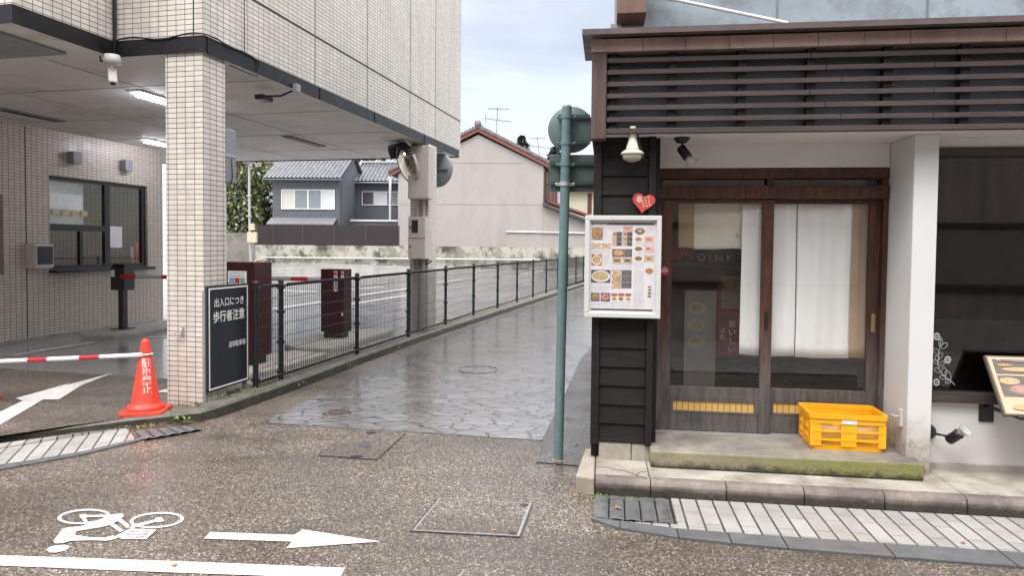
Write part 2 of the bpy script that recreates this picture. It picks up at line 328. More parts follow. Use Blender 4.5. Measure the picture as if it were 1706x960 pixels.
def mossy_step():
    m, t, p = newmat('mossy_step_concrete'); v = vec(t)
    n = noi(t, v, 4, 8, .7); c = mixc(t, ramp(t, n, [(.3, 0), (.7, 1)]), (.13, .12, .10), (.33, .305, .255))
    c = mixc(t, ramp(t, noi(t, v, 1.7, 6), [(.5, 0), (.68, .75)]), c, (.10, .092, .085))
    g = nd(t, 'ShaderNodeNewGeometry'); nz = nd(t, 'ShaderNodeSeparateXYZ', {0: g.outputs['Normal']}).outputs[2]
    front = math_(t, 'SUBTRACT', 1., math_(t, 'ABSOLUTE', nz), True)
    x = nd(t, 'ShaderNodeSeparateXYZ', {0: v}).outputs[0]
    side = nd(t, 'ShaderNodeMapRange', {0: x, 1: -.5, 2: .35}).outputs[0]
    fine = ramp(t, noi(t, v, 16, 8, .75), [(.30, 0), (.47, 1)])
    patch = ramp(t, noi(t, v, 3.2, 6, .6), [(.34, .12), (.56, 1)])
    mk = math_(t, 'MULTIPLY', math_(t, 'MULTIPLY', front, side), math_(t, 'MULTIPLY', fine, patch))
    c = mixc(t, mk, c, mixc(t, noi(t, v, 30), (.07, .10, .006), (.25, .31, .02)))
    c = mixc(t, math_(t, 'MULTIPLY', math_(t, 'MULTIPLY', front, .55), fine), c, (.24, .21, .10))
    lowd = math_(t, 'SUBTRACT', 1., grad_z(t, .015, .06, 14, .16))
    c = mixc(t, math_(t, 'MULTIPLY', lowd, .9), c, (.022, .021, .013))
    c = mixc(t, math_(t, 'MULTIPLY', front, ramp(t, noi(t, v, 26, 5, .8), [(.62, 0), (.67, .85)])), c, (.02, .02, .012))
    t.links.new(c, p.inputs['Base Color']); p.inputs['Roughness'].default_value = .65
    bump(t, p, noi(t, v, 45, 7, .75), .6, .012); return m
mt['step'] = mossy_step()
mt['slab'] = M('pale_slab', (.37, .345, .30), .6, .22, 3, dirt=((.17, .15, .12), .43, 3.2), bmp=.35, bs=40, wear=((.09, .08, .06), .27, 7))
def kerb_stone():
    m, t, p = newmat('worn_kerbstone'); v = vec(t); n = noi(t, v, 7, 8, .72)
    c = mixc(t, ramp(t, n, [(.3, 0), (.7, 1)]), (.13, .108, .095), (.27, .235, .205))
    c = mixc(t, ramp(t, noi(t, v, 2.3, 6), [(.48, 0), (.62, .7)]), c, (.085, .062, .062))
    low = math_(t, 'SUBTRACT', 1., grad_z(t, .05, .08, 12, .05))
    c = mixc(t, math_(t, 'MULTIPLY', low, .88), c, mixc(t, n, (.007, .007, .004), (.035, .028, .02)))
    c = mixc(t, ramp(t, noi(t, v, 14, 5, .8), [(.63, 0), (.68, .7)]), c, (.30, .28, .24))
    t.links.new(c, p.inputs['Base Color']); p.inputs['Roughness'].default_value = .6; bump(t, p, noi(t, v, 55, 7, .75), .6, .012); return m
mt['kerbstone'] = kerb_stone()

# ------------------------------------------------------------------ mesh builder
ORG = {}
def V(p): return np.array(p, float)
class MB:
    def __init__(s): s.v = []; s.f = []; s.m = []; s.sm = []
    def face(s, pts, mi=0, sm=False):
        b = len(s.v); s.v += [V(p) for p in pts]; s.f.append(list(range(b, b+len(pts)))); s.m.append(mi); s.sm.append(sm); return s
    def add(s, vs, fs, mi=0, sm=False):
        b = len(s.v); s.v += [V(p) for p in vs]
        for f in fs: s.f.append([b+i for i in f]); s.m.append(mi); s.sm.append(sm)
        return s
    def box(s, F, x, y, z, mi=0):
        x = sorted(x); y = sorted(y); z = sorted(z)
        P = [F(a, b, c) for c in z for b in y for a in x]
        return s.add(P, [(0, 2, 3, 1), (4, 5, 7, 6), (0, 1, 5, 4), (2, 6, 7, 3), (0, 4, 6, 2), (1, 3, 7, 5)], mi)
    def obox(s, c, ax, ay, az, hx, hy, hz, mi=0):
        c, ax, ay, az = V(c), V(ax), V(ay), V(az)
        P = [c+ax*hx*i+ay*hy*j+az*hz*k for k in (-1, 1) for j in (-1, 1) for i in (-1, 1)]
        return s.add(P, [(0, 2, 3, 1), (4, 5, 7, 6), (0, 1, 5, 4), (2, 6, 7, 3), (0, 4, 6, 2), (1, 3, 7, 5)], mi)
    def prism(s, pts, d, mi=0):
        """polygon extruded by vector d"""
        n = len(pts); P = [V(p) for p in pts]; Q = [p+V(d) for p in P]
        return s.add(P+Q, [list(range(n))[::-1], list(range(n, 2*n))]+[(i, (i+1) % n, n+(i+1) % n, n+i) for i in range(n)], mi)
    def tube(s, path, r, seg=8, mi=0, sm=True, closed=False, cap=True):
        path = [V(p) for p in path]; n = len(path); rs = r if isinstance(r, (list, tuple)) else [r]*n; rings = []
        up = None
        for i, p in enumerate(path):
            t = path[min(i+1, n-1)]-path[max(i-1, 0)]
            if closed: t = path[(i+1) % n]-path[i-1]
            t = t/(np.linalg.norm(t)+1e-12)
            if up is None: up = Z if abs(t[2]) < .9 else V((1, 0, 0))
            e = np.cross(t, up); e = e/(np.linalg.norm(e)+1e-12); g = np.cross(e, t); up = g
            rings.append([p+rs[i]*(math.cos(2*math.pi*k/seg)*e+math.sin(2*math.pi*k/seg)*g) for k in range(seg)])
        vs = [q for rg in rings for q in rg]; fs = []
        for i in range(n if closed else n-1):
            j = (i+1) % n
            for k in range(seg): fs.append((i*seg+k, i*seg+(k+1) % seg, j*seg+(k+1) % seg, j*seg+k))
        s.add(vs, fs, mi, sm)
        if cap and not closed:
            s.face(rings[0][::-1], mi); s.face(rings[-1], mi)
        return s
    def lathe(s, c, prof, seg=24, axis=Z, mi=0, sm=True):
        axis = V(axis); axis = axis/np.linalg.norm(axis)
        h = V((1, 0, 0)) if abs(axis[0]) < .8 else V((0, 1, 0))
        e = np.cross(axis, h); e /= np.linalg.norm(e); g = np.cross(axis, e); c = V(c)
        vs = [c+axis*hh+r*(math.cos(2*math.pi*k/seg)*e+math.sin(2*math.pi*k/seg)*g) for r, hh in prof for k in range(seg)]
        n = len(prof)
        fs = [(i*seg+k, i*seg+(k+1) % seg, (i+1)*seg+(k+1) % seg, (i+1)*seg+k) for i in range(n-1) for k in range(seg)]
        s.add(vs, fs, mi, sm)
        return s
    def ellipse(s, c, ex, ey, rx, ry, seg=20, mi=0):
        return s.face([V(c)+V(ex)*rx*math.cos(2*math.pi*k/seg)+V(ey)*ry*math.sin(2*math.pi*k/seg) for k in range(seg)], mi)
    def text(s, txt, size, place, mi=0, bold=0.):
        """place(x, y) maps font space in metres to the world"""
        cu = bpy.data.curves.new('t', 'FONT'); cu.body = txt; cu.size = size; cu.offset = bold*size; cu.resolution_u = 3
        cu.align_x = 'CENTER'; cu.align_y = 'CENTER'
        ob = bpy.data.objects.new('t', cu); COL.objects.link(ob)
        dg = bpy.context.evaluated_depsgraph_get(); me = ob.evaluated_get(dg).to_mesh()
        s.add([place(q.co.x, q.co.y) for q in me.vertices], [tuple(p.vertices) for p in me.polygons], mi)
        ob.evaluated_get(dg).to_mesh_clear(); bpy.data.objects.remove(ob); bpy.data.curves.remove(cu)
        return s
    def build(s, name, mats, parent=None, org=None, label=None, cat=None, group=None, kind=None, bevel=0., uvf=WF, weld=False, solid=0.):
        if not isinstance(mats, (list, tuple)): mats = [mats]
        vs = np.array(s.v)
        if parent is not None: o = ORG[parent.name]
        elif org is not None: o = V(org)
        else: o = V(((vs[:, 0].min()+vs[:, 0].max())/2, (vs[:, 1].min()+vs[:, 1].max())/2, vs[:, 2].min()))
        me = bpy.data.meshes.new(name); me.from_pydata([tuple(q-o) for q in vs], [], s.f)
        me.polygons.foreach_set('material_index', s.m); me.polygons.foreach_set('use_smooth', s.sm)
        for m in mats: me.materials.append(m if not isinstance(m, str) else mt[m])
        bm = bmesh.new(); bm.from_mesh(me)
        if weld: bmesh.ops.remove_doubles(bm, verts=bm.verts, dist=1e-5)
        bmesh.ops.recalc_face_normals(bm, faces=bm.faces)
        uvl = bm.loops.layers.uv.new('UVMap'); ov = Vector(o); fo = Vector(uvf.O); ex = Vector(uvf.ex); ey = Vector(uvf.ey)
        for f in bm.faces:
            n = f.normal
            if abs(n.z) > .75 or n.length < .1:
                for l in f.loops:
                    q = l.vert.co+ov-fo; l[uvl].uv = (q.dot(ex), q.dot(ey))
            else:
                t = Vector((-n.y, n.x, 0)).normalized()
                for l in f.loops:
                    q = l.vert.co+ov-fo; l[uvl].uv = (q.dot(t), q.z)
        bm.to_mesh(me); bm.free()
        ob = bpy.data.objects.new(name, me); COL.objects.link(ob)
        if parent is not None: ob.parent = parent
        else: ob.location = o
        ORG[ob.name] = o
        if solid:
            q = ob.modifiers.new('solid', 'SOLIDIFY'); q.thickness = solid; q.offset = 0
        if bevel:
            q = ob.modifiers.new('bevel', 'BEVEL'); q.width = bevel; q.segments = 2; q.limit_method = 'ANGLE'
        tag(ob, label, cat, group, kind); return ob
def tag(o, label=None, cat=None, group=None, kind=None):
    if label: o['label'] = label
    if cat: o['category'] = cat
    if group: o['group'] = group
    if kind: o['kind'] = kind
    return o
def thing(name, loc, label, cat, group=None):
    o = bpy.data.objects.new(name, None); COL.objects.link(o); o.location = V(loc); o.empty_display_size = .2
    ORG[o.name] = V(loc); return tag(o, label, cat, group)
def copy_tree(o, parent=None):
    c = o.copy(); COL.objects.link(c); c.parent = parent
    for ch in list(o.children): copy_tree(ch, c)
    return c
rng = random.Random(7)

# ------------------------------------------------------------------ ground
def sheet(pts, name, m, kind='structure', uvf=WF, **k): return MB().face(pts).build(name, m, kind=kind, uvf=uvf, **k)
sheet([(-250, -30, 0), (250, -30, 0), (250, 400, 0), (-250, 400, 0)], 'road', 'road', org=(0, 4, 0))
APZ = .065
def vmin(u):                                   # lot side of the kerb beside the alley
    return float(np.interp(u, [-.5, 0, 9, 22, 60], [-.06, -.06, -.10, -.46, -1.6]))
def lotz(u, v):
    t = min(1, max(0, (u-9)/34)); return APZ+.25*t*t*(3-2*t) + .12*min(1, max(0, (u-20)/25))*min(1, max(0, v/18))
def lotp(u, v, dz=0.): return LF(u, v, lotz(u, v)+dz)
us = [1.1, 2, 4, 6, 8, 10, 13, 16, 20, 24, 28, 32, 36, 40, 44, 48, 54, 62]
mb = MB(); tt = [0, .05, .12, .2, .35, .6, 1]
for i in range(len(us)-1):
    for j in range(len(tt)-1):
        q = [lotp(u, vmin(u)*(1-t)+45*t) for u, t in ((us[i], tt[j]), (us[i+1], tt[j]), (us[i+1], tt[j+1]), (us[i], tt[j+1]))]
        mb.face(q, sm=True)
mb.build('parking_lot', 'asph', kind='structure', weld=True)
def lotpix(x, y, dz=0.):                       # pixel on the lot surface
    z = APZ
    for _ in range(8):
        u, v = lg(x, y, z); z = lotz(u, v)
    return LF(u, v, z+dz)
# entrance apron, same aggregate as the street, up to the lot's edge
kb = [lg(x, y, APZ) for x, y in ((-400, 806), (-60, 746), (0, 727), (120, 709), (218, 697), (300, 690))]
ap = [LF(u, v, APZ) for u, v in kb] + [LF(-.05, -.02, APZ), LF(1.1, -.05, APZ), LF(1.1, 12, APZ), LF(-3, 12, APZ)]
sheet(ap, 'driveway_apron', 'road')
# alley of wet stone paving
le = [lg(x, y) for x, y in ((432, 705), (553, 650), (650, 602), (735, 562))] + [(12, -.55), (22, -.92), (60, -2.6)]
re = [lg(x, y) for x, y in ((903, 735), (922, 697), (940, 660), (957, 622), (967, 600), (983, 582))] + [(12, -4.2), (22, -5.2), (60, -8)]
sheet([LF(u, v, .004) for u, v in le+re[::-1]], 'alley', 'wetstone', org=LF(0, -2, 0))
# grey asphalt strip beside the shop
st = [(905, 737), (922, 699), (942, 660), (958, 624), (968, 602), (985, 583)]
q = [LF(*lg(x, y), .008) for x, y in st] + [SF(.4, 6, .008), SF(.0, .4, .008), SF(-.12, -.2, .008)] + [LF(*lg(x, y), .008) for x, y in ((962, 778), (893, 772))]
sheet(q, 'asphalt_strip', 'strip')

# kerb up the alley, with a rounded corner to the street
ko = [lg(x, y) for x, y in ((-400, 822), (-60, 757), (0, 737), (120, 722), (210, 712), (285, 706), (335, 703), (362, 697), (405, 682), (450, 666), (520, 640), (600, 608))] + [(5.3, -.24), (8.7, -.34), (14.7, -.54), (22.6, -.79), (60, -2.1)]
kh = [.02, .02, .035, .05, .066, .08, .10, .115, .12, .12, .12, .12, .12, .12, .12, .12, .12]
mb = MB(); prev = None
for i, (u, v) in enumerate(ko):
    d = np.array(ko[min(i+1, len(ko)-1)])-np.array(ko[max(i-1, 0)]); d = d/np.linalg.norm(d); nn = np.array([-d[1], d[0]])*.2
    h = kh[i]; o_ = np.array([u, v])
    pr = [(0, -.02), (0, h*.8), (.09, h), (1, h), (1, -.02)]
    ring = [LF(*(o_+nn*k), z) for k, z in pr]
    if prev is not None:
        for k in range(4): mb.face([prev[k], ring[k], ring[k+1], prev[k+1]])
    prev = ring
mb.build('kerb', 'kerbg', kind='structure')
# soil strip between kerb and lot
mb = MB(); uu = [-.1, .6, 1.2, 3, 5.3, 8.7, 14.7, 22.6]; kk = [-.27, -.27, -.28, -.243, -.24, -.34, -.54, -.79]
for i in range(len(uu)-1):
    mb.face([LF(uu[i], kk[i]+.19, .112), LF(uu[i+1], kk[i+1]+.19, .112), LF(uu[i+1], kk[i+1]+.36, .10), LF(uu[i], kk[i]+.36, .10)])
mb.build('verge', M('mossy_soil', (.075, .075, .03), .9, .5, 9, dirt=((.16, .14, .11), .4, 8), bmp=.6, bs=50), kind='structure')

# pavement left: pale blocks with a grey border
mb = MB()
mb.face([ground(x, y, z) for x, y, z in ((-400, 850, .008), (-60, 785, .008), (120, 757, .008), (225, 735, .008), (222, 727, .012), (210, 714, .012), (120, 724, .04), (0, 739, .03), (-60, 759, .02), (-400, 824, .02))])
FL = Frame(ground(0, 740, 0), np.array([math.cos(.62), math.sin(.62), 0]), np.array([-math.sin(.62), math.cos(.62), 0]))
tileL = Frame(ground(0, 740, 0), np.array([math.sin(.38), -math.cos(.38), 0])*-1, np.array([math.cos(.38), math.sin(.38), 0]))
mb.build('left_pavement', 'pave', kind='structure', uvf=tileL)
mb = MB(); bo = [(-400, 850), (-60, 785), (33, 773), (80, 765), (130, 757), (225, 735), (240, 731)]; bi = [(-400, 862), (-60, 796), (36, 779), (85, 770), (135, 761), (228, 738), (243, 733)]
for i in range(len(bo)-1):
    g = 1
    mb.prism([ground(*bo[i], .0), ground(bo[i+1][0]-g, bo[i+1][1], 0), ground(bi[i+1][0]-g, bi[i+1][1], 0), ground(*bi[i], 0)], (0, 0, .014))
mb.build('left_border', 'border', kind='structure')
# pavement right
w0, w1 = -.43, -.92
out = [(.13, -.86), (.46, -.93), (.9, -.95), (1.6, -.955), (2.3, -.96), (9, -1.0)]
mb = MB(); mb.face([SF(.47, w0, .012), SF(9, w0, .012)] + [SF(u, w_, .012) for u, w_ in out[::-1]] + [SF(.13, -.865, .012), SF(.47, -.865, .012)])
tileR = Frame(SF(0, 0, 0), N*math.cos(.0)+S*.0, -S)
mb.build('right_pavement', 'pave', kind='structure', uvf=tileR)
ob_ = [(-.05, -.84), (.13, -.87), (.46, -.93), (.75, -.945), (1.05, -.95), (1.6, -.955), (2.2, -.96), (2.9, -.965), (5, -.98), (9, -1.)]
oc_ = [(-.05, -.86), (.13, -.98), (.46, -1.06), (.75, -1.09), (1.05, -1.11), (1.6, -1.13), (2.2, -1.15), (2.9, -1.17), (5, -1.2), (9, -1.22)]
mb = MB()
for i in range(len(ob_)-1):
    mb.prism([SF(*ob_[i], 0), SF(ob_[i+1][0]-.008, ob_[i+1][1], 0), SF(oc_[i+1][0]-.008, oc_[i+1][1], 0), SF(*oc_[i], 0)], (0, 0, .015))
mb.build('right_border', 'border', kind='structure')
# raised slab under the shop with its kerb stones
SL = .12
mb = MB()
for a_, b_ in ((-.03, .33), (.335, 2.3), (2.305, 9)): mb.box(SF, (a_, b_), (-.335, .6), (.0, SL))
mb.build('shop_slab', 'slab', kind='structure', bevel=.006)
mb = MB(); xs = [-.03, .34, .83, 1.32, 1.81, 2.3, 2.8, 3.4, 4, 4.6, 9]
for i in range(len(xs)-1):
    pr = [(-.425, -.02), (-.425, .085), (-.415, .105), (-.395, .118), (-.338, .121), (-.338, -.02)]
    mb.prism([SF(xs[i], a_, b_) for a_, b_ in pr], S*(xs[i+1]-xs[i]-.004))
c_ = [sg(x, y) for x, y in ((958, 822), (988, 828))]
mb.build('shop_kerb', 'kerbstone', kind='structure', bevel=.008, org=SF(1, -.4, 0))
mb = MB(); mb.prism([SF(c_[0][0], c_[0][1], -.01), SF(-.036, -.43, -.01), SF(-.036, .25, -.01), SF(-.115, .25, -.01)], (0, 0, .13))
mb.build('corner_stone', M('rusty_corner_stone', (.30, .265, .21), .65, .25, 5, dirt=((.19, .09, .045), .36, 4.5), bmp=.4, bs=45, wear=((.06, .055, .035), .3, 8)), kind='structure', bevel=.012)
mb = MB(); ck = [(993, 779), (1012, 780), (1030, 784), (1044, 786), (1060, 792), (1078, 799)]; ck2 = [(1060, 792), (1068, 787), (1076, 786)]
for path in (ck, ck2): mb.tube([ground(x+rng.uniform(-1, 1), y+rng.uniform(-.6, .6), SL+.0005) for x, y in path], .0028, 5)
mb.build('slab_crack', 'joint', kind='structure')

# ------------------------------------------------------------------ road paint
def gp(x, y, z=.005): return ground(x, y, z)
def pxpoly(mb, pts, z=.005): mb.face([gp(x, y, z) for x, y in pts])
mb = MB(); pxpoly(mb, [(-700, 900), (0, 926), (300, 936), (575, 947), (566, 964), (300, 955), (0, 943), (-700, 917)])
mb.build('lane_line', 'paint', label='long white edge line painted along the front of the street', cat='road marking')
mb = MB(); pxpoly(mb, [(350, 887), (490, 892), (505, 883), (633, 903), (477, 914), (487, 903), (340, 898)])
mb.build('arrow_marking', 'paint', label='white arrow on the street pointing right beside the bicycle symbol', cat='road marking')
k = 3.2
def bp(x, y): return (x/k, 660+y/k)
mb = MB()
def pring(cx, cy, rx, ry, wx, wy, sh):
    n = 40; o = []; i_ = []
    for j in range(n):
        t = 2*math.pi*j/n; c, s_ = math.cos(t), math.sin(t)
        o.append(bp(cx+rx*c, cy+ry*s_-sh*rx*c)); i_.append(bp(cx+(rx-wx)*c, cy+(ry-wy)*s_-sh*(rx-wx)*c))
    for j in range(n): pxpoly(mb, [o[j], o[(j+1) % n], i_[(j+1) % n], i_[j]])
def pbar(x0, y0, x1, y1, wd, z=.0055):
    dx, dy = x1-x0, y1-y0; l = math.hypot(dx, dy*2.2); nx, ny = -dy*2.2/l*wd, dx/l*wd/1.5
    pxpoly(mb, [bp(x0+nx, y0+ny), bp(x1+nx, y1+ny), bp(x1-nx, y1-ny), bp(x0-nx, y0-ny)], z)
pring(447, 644, 141, 40, 20, 9, .06); pring(836, 663, 145, 42, 19, 9, .06)
pxpoly(mb, [bp(*p) for p in ((247, 822), (262, 808), (300, 798), (340, 795), (366, 800), (368, 812), (345, 826), (300, 836), (265, 836))])
for P in (((283, 776), (330, 715), (350, 704), (420, 697), (408, 722), (398, 742), (372, 774), (335, 786), (295, 788)),
          ((420, 697), (455, 692), (545, 655), (604, 632), (655, 628), (660, 640), (636, 662), (590, 688), (540, 700), (408, 722)),
          ((398, 742), (480, 755), (560, 757), (605, 745), (612, 755), (598, 769), (560, 773), (480, 770), (372, 774))):
    pxpoly(mb, [bp(*p) for p in P], .006)
for b_ in ((440, 642, 470, 692, 11), (440, 642, 600, 640, 8), (455, 700, 605, 634, 8), (628, 655, 690, 702, 13), (590, 682, 650, 722, 12), (604, 762, 715, 704, 9), (690, 700, 850, 661, 10)): pbar(*b_)
pbar(425, 642, 462, 640, 14, .006); pbar(830, 664, 868, 658, 18, .006)
for j in range(7):
    f0 = j/6
    pbar(648+f0*48, 760-f0*47, 776+f0*50, 762-f0*47, 4.5 if j in (0, 6) else 3.2, .0065)
for a_ in ((642, 760, 694, 713), (772, 763, 826, 714)): pbar(*a_, 8, .007)
mb.build('bicycle_marking', 'paint', label='white painted symbol of a cyclist riding a bicycle with a basket', cat='road marking')
mb = MB()
mb.face([ground(x, y, APZ+.005) for x, y in ((-40, 716), (0, 687), (38, 668), (26, 664), (108, 641), (118, 640), (190, 621), (136, 642), (98, 666), (72, 666), (0, 708), (-30, 730))])
mb.build('driveway_arrow', 'paint', label='white arrow on the driveway pointing into the car park', cat='road marking')
def lines(pairs, wd=.12):
    mb = MB()
    for (x0, y0, x1, y1) in pairs:
        a_, b_ = lotpix(x0, y0, .006), lotpix(x1, y1, .006); d = b_-a_; d /= np.linalg.norm(d); nn = np.cross(d, Z)*wd/2
        mb.face([a_+nn, b_+nn, b_-nn, a_-nn])
    return mb
lines([(20, 593, 156, 571), (245, 562, 280, 563), (270, 655, 285, 650)], .14).build('entry_lines', 'lotpaint', kind='structure')
lines([(385, 500, 480, 496), (454, 515, 560, 500), (545, 513, 700, 489), (470, 484, 530, 487), (540, 486, 640, 478), (600, 492, 720, 476), (700, 474, 770, 466), (790, 453, 826, 449),
       (866, 457, 905, 451), (945, 463, 972, 457), (720, 448, 742, 447), (528, 440, 560, 436), (590, 443, 640, 439), (640, 446, 676, 443), (462, 437, 490, 435)], .16).build('bay_lines', 'lotpaint', kind='structure')

# ------------------------------------------------------------------ building over the car park
BV = thing('tiled_building', LF(0, 0, 0), 'beige tiled building raised on two pillars over the car park entrance', 'building')
TB, BB, TOP, UE = 3.685, 3.52, 9.5, 8.22
VB, UB = 1.02, -1.09
plan = [(0, -.012), (UE, -.012), (UE, 16), (UB, 16), (UB, VB), (0, VB)]
def loop(mb, plan, z0, z1, mi=0):
    n = len(plan)
    for i in range(n):
        a_, b_ = plan[i], plan[(i+1) % n]
        mb.face([LF(*a_, z0), LF(*b_, z0), LF(*b_, z1), LF(*a_, z1)], mi)
mb = MB(); loop(mb, plan, TB, TOP); mb.face([LF(u, v, TOP) for u, v in plan]); mb.face([LF(u, v, TB) for u, v in plan])
for x, y in ((407, 60), (525, 100), (612, 150), (683, 190), (725, 215)):
    u = la(x, y, -.012)[0]; mb.box(LF, (u-.006, u+.006), (-.0145, -.01), (TB, TOP), 1)
zj = la(595, 101, -.012)[1]
mb.box(LF, (0.55, UE-.002), (-.0152, -.01), (zj-.013, zj+.013), 1)
mb.box(LF, (-.004, .002), (.10, .108), (TB, TOP), 1); mb.box(LF, (-.02, .002), (VB-.03, VB-.002), (TB, TOP), 1)
mb.build('wall', ['tile', 'joint'], BV, uvf=LF)
mb = MB()
e = .02
pb = [(-e, -.012-e), (UE-.15, -.012-e), (UE-.15, 16), (UB-e, 16), (UB-e, VB-e*1), (-e, VB-e)]
loop(mb, pb, BB, TB-.003)
mb.face([LF(u, v, TB-.003) for u, v in pb])
for u in (.02, 2.2, 3.86, 6.0): mb.box(LF, (u, u+.03), (-.04, -.02), (BB+.004, TB-.01))
mb.build('fascia', 'band', BV)
mb = MB(); mb.face([LF(u, v, BB+.022) for u, v in ((-e+.003, -.029), (UE-.153, -.029), (UE-.153, 15.9), (UB, 15.9), (UB, VB-e+.003), (-e+.003, VB-e+.003))])
mb.build('soffit', 'soffit', BV)
mb = MB()
for u in (1.2, 3.0, 4.8, 6.6): mb.box(LF, (u, u+.012), (.0, 5.6), (BB+.018, BB+.021))
for v in (1.8, 3.6): mb.box(LF, (0., 7.9), (v, v+.012), (BB+.0165, BB+.0195))
mb.build('soffit_joint', M('soffit_gap', (.30, .275, .25), .8), BV)
MB().box(LF, (.0, .335), (.0, .425), (.02, BB+.02)).build('pillar', 'tile', BV, uvf=LF, label='near tiled pillar at the street corner')
MB().box(LF, (6.2, 6.63), (-.045, .31), (.02, BB+.02)).build('pillar', 'tile', BV, uvf=LF, label='far tiled pillar carrying beige switch boxes')
# office beneath the building
OV = 5.72
wz0, wz1, wu0, wu1 = 1.195, 2.785, 3.62, 5.84
mb = MB(); T = .18
for x, z in (((-4, wu0), (0, BB+.02)), ((wu1, 6.25), (0, BB+.02)), ((wu0, wu1), (0, wz0)), ((wu0, wu1), (wz1, BB+.02))):
    mb.box(LF, x, (OV, OV+T), z)
mb.box(LF, (6.07, 6.25), (OV+T, 9.6), (0, BB+.02)); mb.box(LF, (-4, 6.25), (9.6, 9.8), (0, BB+.02))
u = la(43, 350, OV)[0]; mb.box(LF, (u-.008, u+.008), (OV-.003, OV), (.1, BB), 1)
mb.build('office_wall', ['tile_shaded', 'joint'], BV, uvf=LF)
mb = MB(); mb.box(LF, (-4, 6.05), (OV-.05, OV), (.0, .11)); mb.build('plinth', 'conc', BV)
win = MB(); fr = .045
for x, z in (((wu0, wu1), (wz1-.06, wz1)), ((wu0, wu1), (wz0, wz0+.07)), ((wu0, wu0+.05), (wz0+.07, wz1-.06)), ((wu1-.1, wu1), (wz0+.07, wz1-.06)), ((4.83, 4.95), (wz0+.07, wz1-.06)), ((wu0+.05, 4.83), (1.86, 1.97)), ((4.28, 4.34), (wz0+.07, 1.86))):
    win.box(LF, x, (OV+.05, OV+.12), z)
wo = win.build('window', 'black', BV)
MB().box(LF, (wu0-.02, wu1+.02), (OV-.16, OV+.05), (wz0-.055, wz0-.002)).build('sill', 'black', wo)
MB().face([LF(u, OV+.085, z) for u, z in ((wu0+.05, wz0+.07), (wu1-.1, wz0+.07), (wu1-.1, wz1-.06), (wu0+.05, wz1-.06))]).build('pane', 'oglass', wo)
mb = MB(); mb.box(LF, (-3.8, 6.0), (8.6, 8.7), (.1, 3.3)); mb.box(LF, (-3.8, 6.0), (OV+.2, 8.6), (3.2, 3.3)); mb.box(LF, (-3.8, 6.0), (OV+.2, 8.6), (.06, .12))
mb.build('office_interior', M('office_inside', (.55, .51, .45), .7, .15, 1), BV)
MB().box(LF, (3.3, 5.98), (6.2, 6.7), (.13, 1.22)).build('counter', M('office_counter', (.22, .18, .14), .5), BV)
for i, (x, y) in enumerate(((128, 263), (214, 276))):
    u, z = la(x, y, OV-.12)
    MB().box(LF, (u-.09, u+.09), (OV-.14, OV), (z-.1, z+.1)).build('wall_lamp', 'grey_steel', BV, bevel=.008)
# things on and in the office
u, z = la(195, 395, OV+.04)
MB().box(LF, (u-.16, u+.16), (OV+.075, OV+.08), (z-.2, z+.2)).build('paper_notice', 'paper', label='white paper notice taped inside the office window pane', cat='notice')
MB().box(LF, (wu0+.06, 4.6), (OV+.30, OV+.32), (1.99, 2.72)).build('bright_pane_panel', M('white_pane_panel', (.8, .82, .82), .5), label='white panel added behind the upper left office window pane to imitate its bright reflection', cat='blind')  # added panel, stands in for the bright reflection in this pane
u, z = la(105, 354, OV+.22); mb = MB()
for k_ in range(5): mb.box(LF, (u-.42+.2*k_, u-.30+.2*k_), (OV+.2, OV+.26), (z-.05, z+.05))
mb.build('box_row', M('tan_card', (.5, .36, .18), .6), label='row of small tan boxes on the office window ledge', cat='boxes')
u, z = la(232, 422, OV+.14)
MB().box(LF, (u-.1, u+.1), (OV+.13, OV+.16), (z-.22, z+.22)).build('orange_board', 'orange', label='narrow orange board standing inside the office window at its right end', cat='board', org=LF(u, OV+.14, z-.22), bevel=.004)
u, z = la(222, 428, OV+.2)
mb = MB(); mb.box(LF, (u-.05, u+.05), (OV+.2, OV+.22), (z-.02, z+.2)); mb.box(LF, (u-.016, u+.016), (OV+.205, OV+.215), (z-.25, z-.02))
mb.build('hand_fan', 'paper', label='white paddle shaped sign propped in the office window beside the orange board', cat='sign')
u, z = la(72, 427, OV-.15)
ib = thing('intercom_box', LF(u, OV, z), 'beige intercom box with a grey screen fixed beside the office window', 'intercom')
MB().box(LF, (u-.2, u+.14), (OV-.22, OV), (z-.2, z+.2)).build('case', 'lgrey', ib, bevel=.02)
MB().box(LF, (u-.17, u+.11), (OV-.235, OV-.221), (z-.13, z+.16)).build('screen', 'charcoal', ib, bevel=.01)
# reveal at the very left of the office wall
u, z = la(5, 370, OV-.03)
MB().box(LF, (u-.9, u), (OV-.03, OV-.001), (1.15, 2.4)).build('shutter_panel', M('brown_panel', (.19, .13, .11), .6), label='brown panel on the office wall at the left edge of the photo', cat='panel')

def lamp_fix(uv0, ln, lit, label):
    u0, v0 = uv0; t = thing('ceiling_light', LF(u0, v0, BB), label, 'ceiling light')
    MB().box(LF, (u0, u0+ln), (v0-.09, v0+.09), (BB-.002, BB+.018)).build('frame', 'white' if lit else 'grey_steel', t)
    if lit:
        MB().tube([LF(u0+.05, v0, BB-.03), LF(u0+ln-.05, v0, BB-.03)], .022, 10).build('tube', emit_mat('lit_tube', (.86, .88, 1.), 26), t)
    else:
        for d in (-.07, .07): MB().box(LF, (u0+.05, u0+ln-.05), (v0+d*.6-.025, v0+d*.6+.025), (BB-.012, BB-.0025)).build('tube', 'black', t)
def soff(x, y): return lg(x, y, BB)
lamp_fix(soff(222, 152), 1.25, True, 'lit fluorescent ceiling light just left of the near pillar')
lamp_fix(soff(237, 232), 1.25, True, 'lit fluorescent ceiling light above the office, lower in the photo')
u, v = soff(0, 182); lamp_fix((u, v), 1.0, False, 'unlit ceiling light above the office wall at the left edge')
